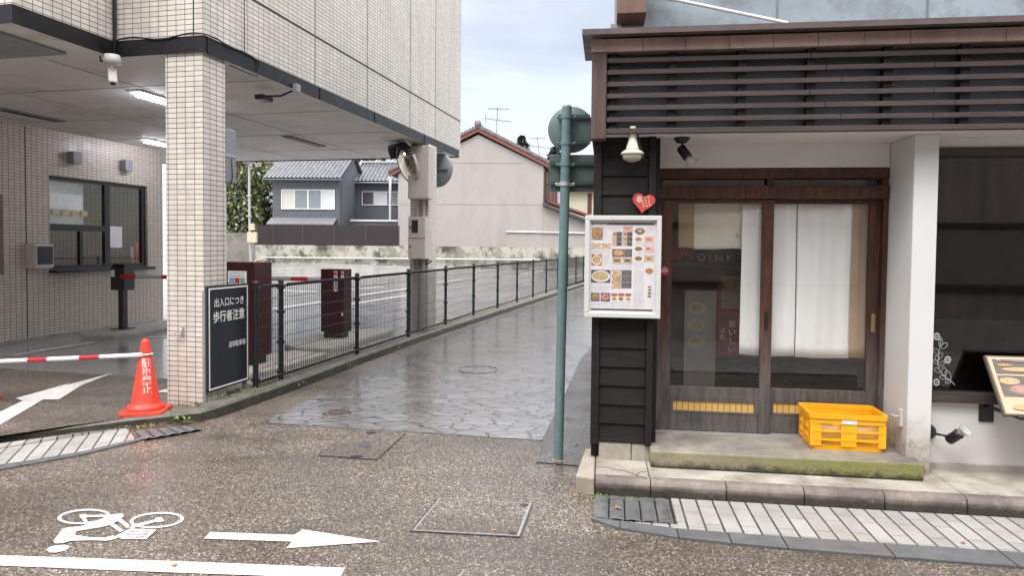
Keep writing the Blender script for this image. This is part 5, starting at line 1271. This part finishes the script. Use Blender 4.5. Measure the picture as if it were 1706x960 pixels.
def mr(x0, y0, x1, y1, mi, d=0.):
    # zoomed survey of the board: x 15..622, y 55..925
    fx = lambda x: u0+fw_+(x-0)/(640)*pw; fz = lambda y: z1-fw_-(y-38)/(905)*ph2
    mb.face([SF(fx(a), MW+.023-d, fz(b)) for a, b in ((x0, y0), (x1, y0), (x1, y1), (x0, y1))], mi); return fx, fz
def photo(x0, y0, x1, y1, bg, fd, plate=7):
    fx, fz = mr(x0, y0, x1, y1, bg); cx, cz = (fx(x0)+fx(x1))/2, (fz(y0)+fz(y1))/2; rx, rz = abs(fx(x1)-fx(x0))/2, abs(fz(y1)-fz(y0))/2
    mb.ellipse(SF(cx, MW+.0225, cz), S, Z, rx*.97, rz*.9, 18, plate); mb.ellipse(SF(cx+rx*(.12*rr_.random()-.06), MW+.022, cz+rz*.05), S, Z, rx*.86, rz*.74, 16, fd); mb.ellipse(SF(cx+rx*(.5*rr_.random()-.25), MW+.0215, cz+rz*(.3*rr_.random()-.15)), S, Z, rx*.36, rz*.34, 12, rr_.randrange(6))
rr_ = random.Random(3)
MM = foodm+['slate', 'plate', 'ptable', 'blueplate', 'charcoal', M('pink_meat', (.62, .27, .26), .5)]
mr(18, 60, 622, 82, 6)
photo(18, 105, 128, 232, 8, 0, 9); photo(20, 262, 106, 316, 8, 3); photo(116, 262, 204, 316, 8, 3); photo(20, 372, 118, 482, 2, 3); photo(18, 524, 204, 650, 6, 3); photo(18, 750, 103, 834, 9, 0, 6); photo(114, 750, 204, 834, 6, 5, 9)
photo(322, 95, 412, 143, 8, 5)
for j in range(3):
    for x in (218, 318): photo(x, 150+47*j, x+42, 193+47*j, 8, (0, 1, 3)[j]); mr(x+42, 150+47*j, x+92, 193+47*j, 6)
photo(218, 317, 338, 396, 2, 1, 6); mr(340, 317, 410, 396, 6); photo(218, 405, 308, 460, 8, 4); photo(322, 405, 412, 460, 8, 4)
for j in range(3): photo(218, 524+60*j, 306, 582+60*j, 8, (3, 0, 1)[j]); mr(312, 524+60*j, 408, 580+60*j, 6)
for j in range(3): mr(216+67*j, 752, 272+67*j, 780, 2); photo(216+67*j, 782, 272+67*j, 832, 7, (1, 4, 1)[j])
photo(428, 105, 532, 180, 7, 4, 9)
for j, (a_, b_) in enumerate(((1, 5), (4, 11), (4, 1))): photo(428, 192+94*j, 516, 250+94*j, 7, a_); photo(526, 192+94*j, 616, 250+94*j, 11 if j < 2 else 8, b_)
photo(536, 496, 618, 560, 7, 0, 0)
for j in range(4): photo(560, 672+30*j, 604, 698+30*j, 7, 4)
mr(18, 904, 614, 922, 6)
rr_ = random.Random(3)
for (x0, x1, ya, yb) in ((135, 205, 110, 240), (20, 200, 325, 365), (125, 205, 380, 500), (20, 200, 660, 735), (20, 200, 845, 890), (215, 318, 98, 138), (540, 618, 110, 180), (430, 620, 255, 280), (430, 620, 350, 374), (430, 520, 445, 500), (430, 530, 520, 890), (215, 410, 465, 515), (215, 410, 845, 890)):
    y = ya
    while y < yb:
        x = x0
        while x < x1-8:
            l = rr_.uniform(8, 26); mr(x, y, min(x+l, x1), y+3.2, 12, .0003); x += l+rr_.uniform(4, 10)
        y += rr_.choice((10, 11, 16))
for (x0, x1, ya, dn) in ((315, 408, 535, 13), (345, 406, 330, 5)):
    for j in range(dn): mr(x0+4, ya+13*j-4, x1-rr_.uniform(2, 30), ya+13*j-1, 13, .0003)
mb.text('Dinner menu', .02, lambda x, y: SF(u0+fw_+.075+x*.9, MW+.0222, z1-fw_-.0265+y), 7, .01)
mb.build('print', MM+[M('grey_text_ink', (.50, .49, .50), .5), M('pale_text', (.3, .28, .28), .5)], mn)
mb = MB(); mb.box(SF, (u0+.1, u0+.16), (MW+.076, -.01), (z0+.15, z0+.22)); mb.box(SF, (u1-.2, u1-.14), (MW+.076, -.01), (z1-.22, z1-.15)); mb.build('bracket', 'black', mn)
# crate
ku, kw = sg(1352, 749, .243); ku2, kw2 = sg(1473, 756, .243)
KZ = .243; CF_ = Frame(SF((ku+ku2)/2, (kw+kw2)/2, KZ), S*math.cos(.03)+N*math.sin(-.03), N*math.cos(.03)+S*math.sin(.03))
cw, cd, ch_ = (ku2-ku)/2+.012, .33, .262
kr = thing('plastic_crate', CF_(0, cd/2, 0), 'orange yellow plastic lattice crate on the mossy step', 'crate')
def rrect(hx, y0, y1, r, n=5):
    P = []
    for (cx, cy_, a0) in ((hx-r, y1-r, 0), (-hx+r, y1-r, 90), (-hx+r, y0+r, 180), (hx-r, y0+r, 270)):
        for k_ in range(n+1): a_ = math.radians(a0+90*k_/n); P.append((cx+r*math.cos(a_), cy_+r*math.sin(a_)))
    return P
def band(mb, z0, z1, gro0=0., gro1=0., t=.006, r=.03):
    def ring(g, z): return [CF_(x, y, z) for x, y in rrect(cw+g, -g, cd+g, r)]
    o0, o1, i0, i1 = ring(gro0, z0), ring(gro1, z1), ring(gro0-t, z0), ring(gro1-t, z1); n = len(o0)
    for k_ in range(n):
        j = (k_+1) % n; mb.face([o0[k_], o0[j], o1[j], o1[k_]], sm=True); mb.face([i0[j], i0[k_], i1[k_], i1[j]], sm=True); mb.face([o1[k_], o1[j], i1[j], i1[k_]]); mb.face([o0[j], o0[k_], i0[k_], i0[j]])
mb = MB(); band(mb, ch_-.035, ch_, .012, .014, .018, .035); band(mb, ch_-.07, ch_-.035, .004, .004, .008); band(mb, .0, .035, -.012, -.008, .01); 
for f in (.36, .68): band(mb, f*(ch_-.07)+.0, f*(ch_-.07)+.014, .003, .003, .012)
mb.build('rim', 'crate', kr)
for sx_ in (-1, 1):
    for yy in ((0, .05), (cd-.05, cd), (.13, .2)): MB().box(CF_, (sx_*cw, sx_*(cw-.006)), yy, (.03, ch_-.07)).build('panel', 'crate', kr)
for yy in ((0, .006), (cd-.006, cd)):
    for xx in ((-cw+.006, -cw+.075), (cw-.05, cw-.006), (-.045, .058)): MB().box(CF_, xx, yy, (.03, ch_-.07)).build('panel', 'crate', kr)
sp_ = .021; bw = .0015
def lattice(mb, x0, x1, z0, z1, P):
    L = x1-x0; H = z1-z0; n = int((L+H)/sp_)+1
    for sgn in (1, -1):
        for k_ in range(n+1):
            c = k_*sp_; a_ = max(0, c-H); b_ = min(L, c)
            if b_-a_ < .004: continue
            q0, q1 = [(x if sgn > 0 else L-x, y) for x, y in ((a_, c-a_), (b_, c-b_))]
            mb.tube([P(x0+q0[0], z0+q0[1]), P(x0+q1[0], z0+q1[1])], bw, 4, sm=False, cap=False)
hz_ = ch_-.07; rows = ((.035, .36*hz_), (.36*hz_+.014, .68*hz_), (.68*hz_+.014, hz_))
for yy in (.003, cd-.003):
    for xx in ((-cw+.075, -.045), (.058, cw-.05)):
        mb = MB(); [lattice(mb, *xx, r[0], r[1], lambda x, z, yy=yy: CF_(x, yy, z)) for r in rows]; mb.build('lattice', 'crate', kr)
for xx in (-cw+.003, cw-.003):
    for yy in ((.05, .13), (.2, cd-.05)):
        mb = MB(); [lattice(mb, *yy, r[0], r[1], lambda y, z, xx=xx: CF_(xx, y, z)) for r in rows]; mb.build('lattice', 'crate', kr)
mb = MB(); mb.box(CF_, (-cw+.02, cw-.02), (.02, cd-.02), (.012, .018)); mb.build('bottom', 'crate', kr)
MB().box(CF_, (-.043, .056), (-.0065, -.0035), (ch_-.068, ch_-.038)).build('label_strip', 'white', kr)
mb = MB(); vs = []
for j in range(9):
    for k_ in range(13): x = -cw+.03+(2*cw-.06)*k_/12; y = .0115+.16*(j/8)**2.2; vs.append(CF_(x, y+.0025*(1+math.sin(k_*2.3+j)), .19-.165*(j/8)**.9+(.02*math.sin(k_*1.3) if j < 3 else 0)+.008*math.sin(k_*.9-j*1.3)))
mb.add(vs, [(j*13+k_, j*13+k_+1, (j+1)*13+k_+1, (j+1)*13+k_) for j in range(8) for k_ in range(12)], 0, True)
mb.build('plastic_bag', M('white_plastic_film', (.78, .78, .80), .35, .05), label='crumpled white plastic bag lying inside the orange crate', cat='bag', solid=.002)
# hook bracket on the column's side
u, z = 2.096, sf(1490, 690, .15)[1]
mb = MB(); mb.box(SF, (2.08, 2.0995), (.06, .11), (z-.07, z+.05)); mb.tube([SF(2.085, .085, z-.0), SF(2.05, .085, z-.0), SF(2.03, .085, z+.012)], .006)
mb.build('wall_latch', 'lgrey', label='small pale latch bracket on the side of the white column', cat='latch', bevel=.003)
# tilted menu lectern
a0, za = sf(1640, 592, .06); ub, wb, zb = 2.60, -.40, .595
P0, P1 = SF(2.62, .06, .955), None
d_ = ground(1690, 693, .60); ub = float((d_-SF.O)@S); wb = float((d_-SF.O)@N)
lt = thing('tilted_menu', SF(ub+.4, 0, .6), 'tilted menu panel with pictures of dishes bracketed to the wall at the right edge', 'menu board')
A0, B0 = SF(a0, .06, za), SF(a0+.01, wb, .60); LW = 1.0
nn_ = np.cross(S, A0-B0); nn_ /= np.linalg.norm(nn_); nn_ = nn_ if nn_[2] > 0 else -nn_
mb = MB(); mb.prism([A0, A0+S*LW, B0+S*LW, B0], -nn_*.03); mb.build('tray', M('brown_tray', (.11, .085, .065), .6), lt, bevel=.003)
up_ = A0-B0; LL = np.linalg.norm(up_); up_ /= LL
def tp_(x, y, d): return B0+S*x+up_*y+nn_*d
mb = MB(); mb.face([tp_(x, y, .002) for x, y in ((.012, .012), (LW-.012, .012), (LW-.012, LL-.012), (.012, LL-.012))], 0)
mb.face([tp_(x, y, .003) for x, y in ((.035, LL*.30), (LW-.03, LL*.30), (LW-.03, LL-.03), (.035, LL-.03))], 1)
mb.face([tp_(x, y, .0037) for x, y in ((.035, LL*.655), (LW-.03, LL*.655), (LW-.03, LL*.675), (.035, LL*.675))], 0)
for i, (x, y, rx, ry, mi) in enumerate(((.2, .42, .17, .075, 7), (.2, .43, .14, .055, 5), (.56, .42, .17, .07, 7), (.56, .43, .13, .05, 3), (.1, .56, .08, .05, 3), (.3, .57, .12, .05, 2), (.5, .57, .1, .04, 7), (.2, .76, .16, .03, 3), (.45, .77, .12, .03, 7), (.1, .83, .06, .02, 2), (.3, .9, .25, .018, 7), (.12, .13, .07, .04, 3), (.4, .14, .12, .05, 2))):
    mb.ellipse(tp_(x, y*LL, .0042+.0004*i), S, up_, rx*.8, ry*LL*1.2, 18, mi)
mb.text('M', .03, lambda x, y: tp_(.075+x, LL*.92+y, .009), 6)
mb.build('print', [M('tan_print', (.50, .36, .23), .45, .1, 10), M('dark_food_print', (.09, .07, .055), .4, .4, 30), foodm[0], foodm[1], foodm[4], M('meat_print', (.42, .17, .14), .4, .5, 55), 'white', M('dark_plate_print', (.12, .115, .11), .35, .4, 25)], lt)
mb = MB(); xa, zA2 = sf(1632, 672, WW-.01); xb, zB2 = sf(1655, 704, WW-.01)
mb.box(SF, (xa, xb), (WW-.012, WW-.0005), (zB2, zA2)); 
mb.tube([SF((xa+xb)/2, WW-.01, zA2-.02), SF((xa+xb)/2+.02, -.2, .59), SF(xb+.6, -.25, .585)], .014, 6)
mb.box(SF, (xb+.0, xb+.05), (.03, .06), (.58, .9)); mb.box(SF, (xb, xb+.8), (-.24, .06), (.575, .59)); mb.build('bracket', 'black', lt)
# flower decal on the window
mb = MB()
def wd(x, y): u_, z_ = sf(x, y, WW+.026); return SF(u_, WW+.0265, z_)
def W6(x, y): return (1540+x/5.33, 560+y/5.33)
stem = [(150, 10), (135, 120), (118, 250), (140, 320), (190, 370), (240, 405), (270, 436)]
def ribbon(P, r): mb.tube([wd(*W6(*p)) for p in P], r, 4, cap=False)
ribbon(stem, .0028)
for (x, y, a_, l) in ((140, 90, 80, 65), (150, 110, 40, 70), (125, 160, 130, 60), (128, 200, 60, 60), (125, 250, 140, 55), (140, 270, 50, 55), (140, 320, 150, 60), (180, 360, 95, 80), (225, 395, 110, 90), (190, 375, 170, 55), (235, 405, 185, 50), (120, 230, 100, 60)):
    a_ = math.radians(a_); L2 = []
    for k_ in range(13):
        t_ = 2*math.pi*k_/12; q = .5-.5*math.cos(t_); w_ = .28*math.sin(t_)
        L2.append((x+l*(q*math.cos(a_)-w_*math.sin(a_)), y-l*(q*math.sin(a_)+w_*math.cos(a_))))
    ribbon(L2, .002)
for (x, y) in ((208, 212), (108, 412), (112, 5)):
    for k_ in range(8):
        a_ = k_*math.pi/4; c = wd(*W6(x+22*math.cos(a_), y+26*math.sin(a_))); mb.ellipse(c, S, Z, .0075, .0075, 8)
    mb.ellipse(wd(*W6(x, y)), S, Z, .006, .006, 8)
mb.build('flower_decal', M('white_vinyl', (.40, .43, .45), .6), label='white leaf and flower decal on the dark window beside the column', cat='decal')
# pieces on the upper wall
mb = MB(); a_ = sf(1130, 0, .5); b_ = sf(1312, 38, .5); MB().tube([SF(a_[0]-.4, .5, a_[1]+.075), SF(*[a_[0], .5, a_[1]]), SF(b_[0], .5, b_[1])], .014, 8).build('wall_rod', 'pvc', label='pale diagonal rod fixed across the blue metal upper wall', cat='rod')
a_ = sf(1028, 22, .3); b_ = sf(1078, -40, .3); MB().box(SF, (a_[0], b_[0]), (.3, .6), (a_[1], a_[1]+.6)).build('sign_box', M('rusty_brown_box', (.13, .075, .055), .6, .3, 8), label='rusty brown box hanging on the corner of the blue metal wall', cat='box', bevel=.004)
a_ = sf(1017, 50, .55); b_ = sf(1034, 38, .55); MB().box(SF, (a_[0], b_[0]), (.55, .7), (a_[1]-.1, b_[1])).build('stone_block', 'conc', label='small grey block at the left foot of the blue metal wall', cat='block', bevel=.006)

# ------------------------------------------------------------------ road sign seen from behind
pb_ = ground(930, 768, 0); pt_ = dep(944.5, 178, pb_[1])
rs = thing('road_sign', pb_, 'green painted road sign post seen from behind beside the shop', 'road sign')
mb = MB(); mb.tube([pb_, pt_], .037, 18); mb.lathe(pt_, [(.037, 0), (.03, .012), (0, .016)], 18); mb.build('pole', 'signpole', rs)
MB().lathe(pb_, [(.037, .012), (.055, .006), (.06, 0)], 18).build('collar', M('rusty_collar', (.22, .16, .11), .8), rs)
fy = pb_[1]+.05; c_ = dep(951.5, 216, fy+.02); nrm = V((.06, 1, 0)); nrm /= np.linalg.norm(nrm)
rx = V((1, -.06, 0)); rx /= np.linalg.norm(rx)
rad = 38.5/FPX*fy
MB().lathe(c_, [(0, 0), (rad-.004, 0), (rad, .003), (rad, .006), (0, .006)], 48, nrm).build('round_plate', 'signback', rs)
p00 = dep(914.5, 319, fy+.02); p11 = dep(991, 258, fy+.02); cc2 = (p00+p11)/2; hw, hh2 = (p11[0]-p00[0])/2, (p11[2]-p00[2])/2
MB().obox(cc2, rx, nrm, Z, hw, .004, hh2).build('square_plate', 'signback2', rs, bevel=.0035)
for (yy, x0_, x1_, mm, nm) in ((194, 930, 983, 'signpole', 'clamp'), (237, 930, 983, 'signpole', 'clamp'), (272, 917, 990, 'signpole', 'clamp'), (305, 917, 990, 'silver', 'clamp')):
    p_ = dep((x0_+x1_)/2, yy, fy); L_ = (x1_-x0_)/2/FPX*fy; mb = MB()
    mb.obox(p_, rx, nrm, Z, L_, .011, .004); mb.obox(p_-Z*.012, rx, nrm, Z, L_, .011, .0025); mb.obox(p_+Z*.012, rx, nrm, Z, L_, .011, .0025)
    mb.build('rail', 'signback2', rs)
    f = (768-yy)/(768-178); pc = pb_+(pt_-pb_)*f
    mb = MB(); mb.tube([pc-Z*.016, pc+Z*.016], .043, 18); mb.obox(pc+rx*.0+nrm*.03, rx, nrm, Z, .075, .01, .012)
    for s_ in (-1, 1): mb.lathe(pc+rx*.065*s_-nrm*.0, [(0, -.012), (.009, -.012), (.009, .012), (0, .012)], 8, nrm)
    mb.build(nm, mm, rs)

# ------------------------------------------------------------------ covers, grates, litter
def cover(px, name, label, rim=.035, top='road', round_=0., parts=True):
    P = [ground(x, y, .0045) for x, y in px]; c = sum(P)/4; t = thing(name, c, label, 'manhole cover')
    I = [p+(c-p)*rim for p in P]; J = [p+(c-p)*(rim*2.4) for p in P]
    mb = MB()
    for k_ in range(4): j = (k_+1) % 4; mb.face([P[k_], P[j], I[j], I[k_]])
    mb.build('rim', M('dark_cover_gap', (.03, .03, .03), .4), t); 
    mb = MB(); mb.face([p+Z*.001 for p in I]); mb.build('lid', top, t, uvf=WF); return P, I, J, c, t
P, I, J, c, t = cover([(730, 829), (889, 839), (868, 896), (682, 886)], 'manhole_cover', 'large square metal edged cover in the road in front of the alley')
mb = MB()
for k_ in range(4): j = (k_+1) % 4; mb.face([I[k_]+Z*.002, I[j]+Z*.002, J[j]+Z*.002, J[k_]+Z*.002])
mb.build('frame', 'ironl', t); e0 = (I[1]-c); mb = MB(); mb.ellipse(c+(I[1]-c)*.86+Z*.0042, V((1, 0, 0)), V((0, 1, 0)), .026, .024, 16); mb.ellipse(c+(I[2]-c)*.86+Z*.0042, V((1, 0, 0)), V((0, 1, 0)), .026, .024, 16); mb.build('keyhole', 'black', t)
P, I, J, c, t = cover([(590, 718), (676, 723), (628, 767), (527, 760)], 'manhole_cover', 'smaller aggregate filled square cover at the mouth of the alley', .05)
mb = MB(); mb.ellipse(c+Z*.003, V((1, 0, 0)), V((0, 1, 0)), .06, .08, 20); mb.build('centre_boss', 'iron', t)
mb = MB()
for k_ in (0, 2):
    q = (I[k_]*.65+I[(k_+1) % 4]*.35); mb.ellipse(q+(c-q)*.08+Z*.003, V((1, 0, 0)), V((0, 1, 0)), .05, .03, 14)
mb.build('lift_slot', 'black', t)
p = ground(797, 616, .007); mb = MB(); mb.tube([p+V((.27*math.cos(2*math.pi*k_/32), .27*math.sin(2*math.pi*k_/32), 0)) for k_ in range(32)], .004, 5, closed=True); t = mb.build('manhole_cover', 'iron', label='round cover ring set in the wet stone alley', cat='manhole cover')
p = ground(564, 686, .0075); mb = MB(); mb.ellipse(p, V((1, 0, 0)), V((0, 1, 0)), .11, .12, 24); mb.build('manhole_cover', M('rust_iron', (.075, .05, .045), .3), label='small round reddish cover near the left side of the wet alley', cat='manhole cover')
def grate(P, n, name, label, h=.02, m='grate'):
    """P: four ground corners, ribs run from P0P1 side to P3P2"""
    t = thing(name, (P[0]+P[2])/2, label, 'drain grate'); mb = MB()
    for i in range(n):
        f0, f1 = i/n, (i+1)/n; a_, b_ = P[0]+(P[1]-P[0])*f0, P[0]+(P[1]-P[0])*(f1-.02); d_, c_ = P[3]+(P[2]-P[3])*f0, P[3]+(P[2]-P[3])*(f1-.02)
        vs = []
        for k_ in range(7):
            g = k_/6; z_ = h*(.35+.65*math.sin(math.pi*min(1, g*.9+.1))); vs += [a_+(b_-a_)*g+Z*z_, d_+(c_-d_)*g+Z*z_]
        mb.add(vs, [(2*k_, 2*k_+2, 2*k_+3, 2*k_+1) for k_ in range(6)], 0, True)
        mb.face([a_, a_+Z*h*.35, d_+Z*h*.35, d_]); mb.face([b_, b_+Z*h*.5, c_+Z*h*.5, c_]); 
    mb.build('rib', m, t)
    mb = MB(); mb.face([p+Z*.002 for p in P]); mb.build('bed', 'black', t); return t
grate([V(SF(-.03, -.46, .004)), V(SF(.462, -.45, .004)), V(SF(.46, -.86, .004)), V(SF(-.035, -.84, .004))], 5, 'drain_grate', 'dark ribbed drain cover in the pavement at the shop corner', .013)
grate([ground(x, y, .004) for x, y in ((226, 721), (318, 712), (337, 718), (240, 735))], 5, 'kerb_ramp', 'dark ribbed kerb ramp beside the driveway corner', .018, 'grate')
# weeds and leaves
def weeds(spots, name, label, m, n, s, hgt, seed):
    rg = random.Random(seed); mb = MB()
    for (x, y, z, spread) in spots:
        b = ground(x, y, z)
        for _ in range(n):
            p = b+V((rg.gauss(0, spread), rg.gauss(0, spread*.35), 0)); a_ = rg.uniform(0, 6.28); up2 = rg.uniform(.2, 1); d = V((math.cos(a_), math.sin(a_), up2)); e = V((-math.sin(a_), math.cos(a_), 0)); l = s*rg.uniform(.5, 1.4)
            q = p+Z*hgt*rg.random(); mb.face([q, q+d*l*.5+e*l*.28, q+d*l, q+d*l*.5-e*l*.28])
    return mb.build(name, m, kind='stuff', label=label, cat='weeds')
weeds([(1000, 830, 0, .05), (1030, 833, 0, .07), (1065, 836, 0, .05), (990, 822, 0, .02)], 'kerb_weeds', 'tiny green weeds along the foot of the shop kerb', 'weed', 90, .014, .012, 1)
weeds([(225, 714, 0, .1), (255, 709, 0, .12), (285, 706, 0, .1), (318, 703, 0, .08), (240, 712, 0, .1)], 'kerb_debris', 'dead leaves and moss gathered along the driveway kerb', leafmat('debris_leaf', [(.10, .09, .02), (.22, .14, .05), (.14, .07, .03), (.07, .12, .02)]), 130, .018, .01, 2)
weeds([(302, 703, .03, .03)], 'kerb_sprout', 'bright green sprout growing from the kerb joint below the pillar', 'weed', 40, .04, .03, 3)
weeds([(420, 652, .12, .12), (455, 642, .12, .15), (380, 662, .12, .12), (310, 676, .1, .08), (550, 611, .12, .3), (705, 553, .12, .3), (640, 578, .12, .3)], 'verge_weeds', 'moss and low weeds on the strip between kerb and fence', 'weed', 60, .02, .01, 4)
lf = None
for i, (x, y, z) in enumerate(((290, 943, .008), (822, 884, .008), (958, 826, .008), (960, 742, .01), (1605, 905, .018), (525, 650, .008), (655, 588, .008), (648, 590, .008), (600, 603, .008), (660, 585, .01), (720, 565, .01), (775, 688, .012), (310, 700, .02), (316, 690, .13), (870, 618, .01), (1028, 846, .03))):
    p = ground(x, y, z)
    if lf is None:
        mb = MB(); n_ = 12
        mb.face([p+V((.024*math.cos(2*math.pi*k_/n_)*(1 if k_ % 2 else .5), .024*math.sin(2*math.pi*k_/n_)*(1 if k_ % 2 else .5), .004*(k_ % 3))) for k_ in range(n_)])
        lf = mb.build('fallen_leaf', 'litter', org=p); o = lf
    else:
        o = lf.copy(); COL.objects.link(o); o.location = p; o.rotation_euler = (rng.uniform(-.3, .3), rng.uniform(-.3, .3), rng.uniform(0, 6)); o.scale = [rng.uniform(.7, 1.3)]*3
    tag(o, 'small reddish brown fallen leaf lying on the wet ground', 'leaf', 'fallen leaves on the ground')

# ------------------------------------------------------------------ across the street (seen in the shop's glass)
OF = Frame((0, -1.6, 0), S, N)
MB().box(OF, (-14, 14), (-6, 0), (0, 5.5)).build('opposite_building', M('opposite_timber', (.26, .22, .19), .7, .4, 1.2, stretch=(3, 3, .3)), label='dark timber building across the street mirrored in the shop glass', cat='building')
ob2 = bpy.data.objects['opposite_building']
for z0, z1, m_ in ((.0, .55, 'conc'), (1.0, 1.08, 'wood'), (2.05, 2.12, 'wood')):
    MB().box(OF, (-13.9, 13.9), (.003, .05), (z0, z1)).build('beam', m_, ob2)
for k_ in range(9): MB().box(OF, (-13.5+3.1*k_, -11.9+3.1*k_), (.003, .03), (1.12, 2.0)).build('window', M('dull_window', (.19, .17, .155), .4), ob2)
sheet([OF(u, w_, .012) for u, w_ in ((-14, 0.01), (14, .01), (14, 3.1), (-14, 3.1))], 'opposite_pavement', 'pave', uvf=Frame((0, 0, 0), N, -S))
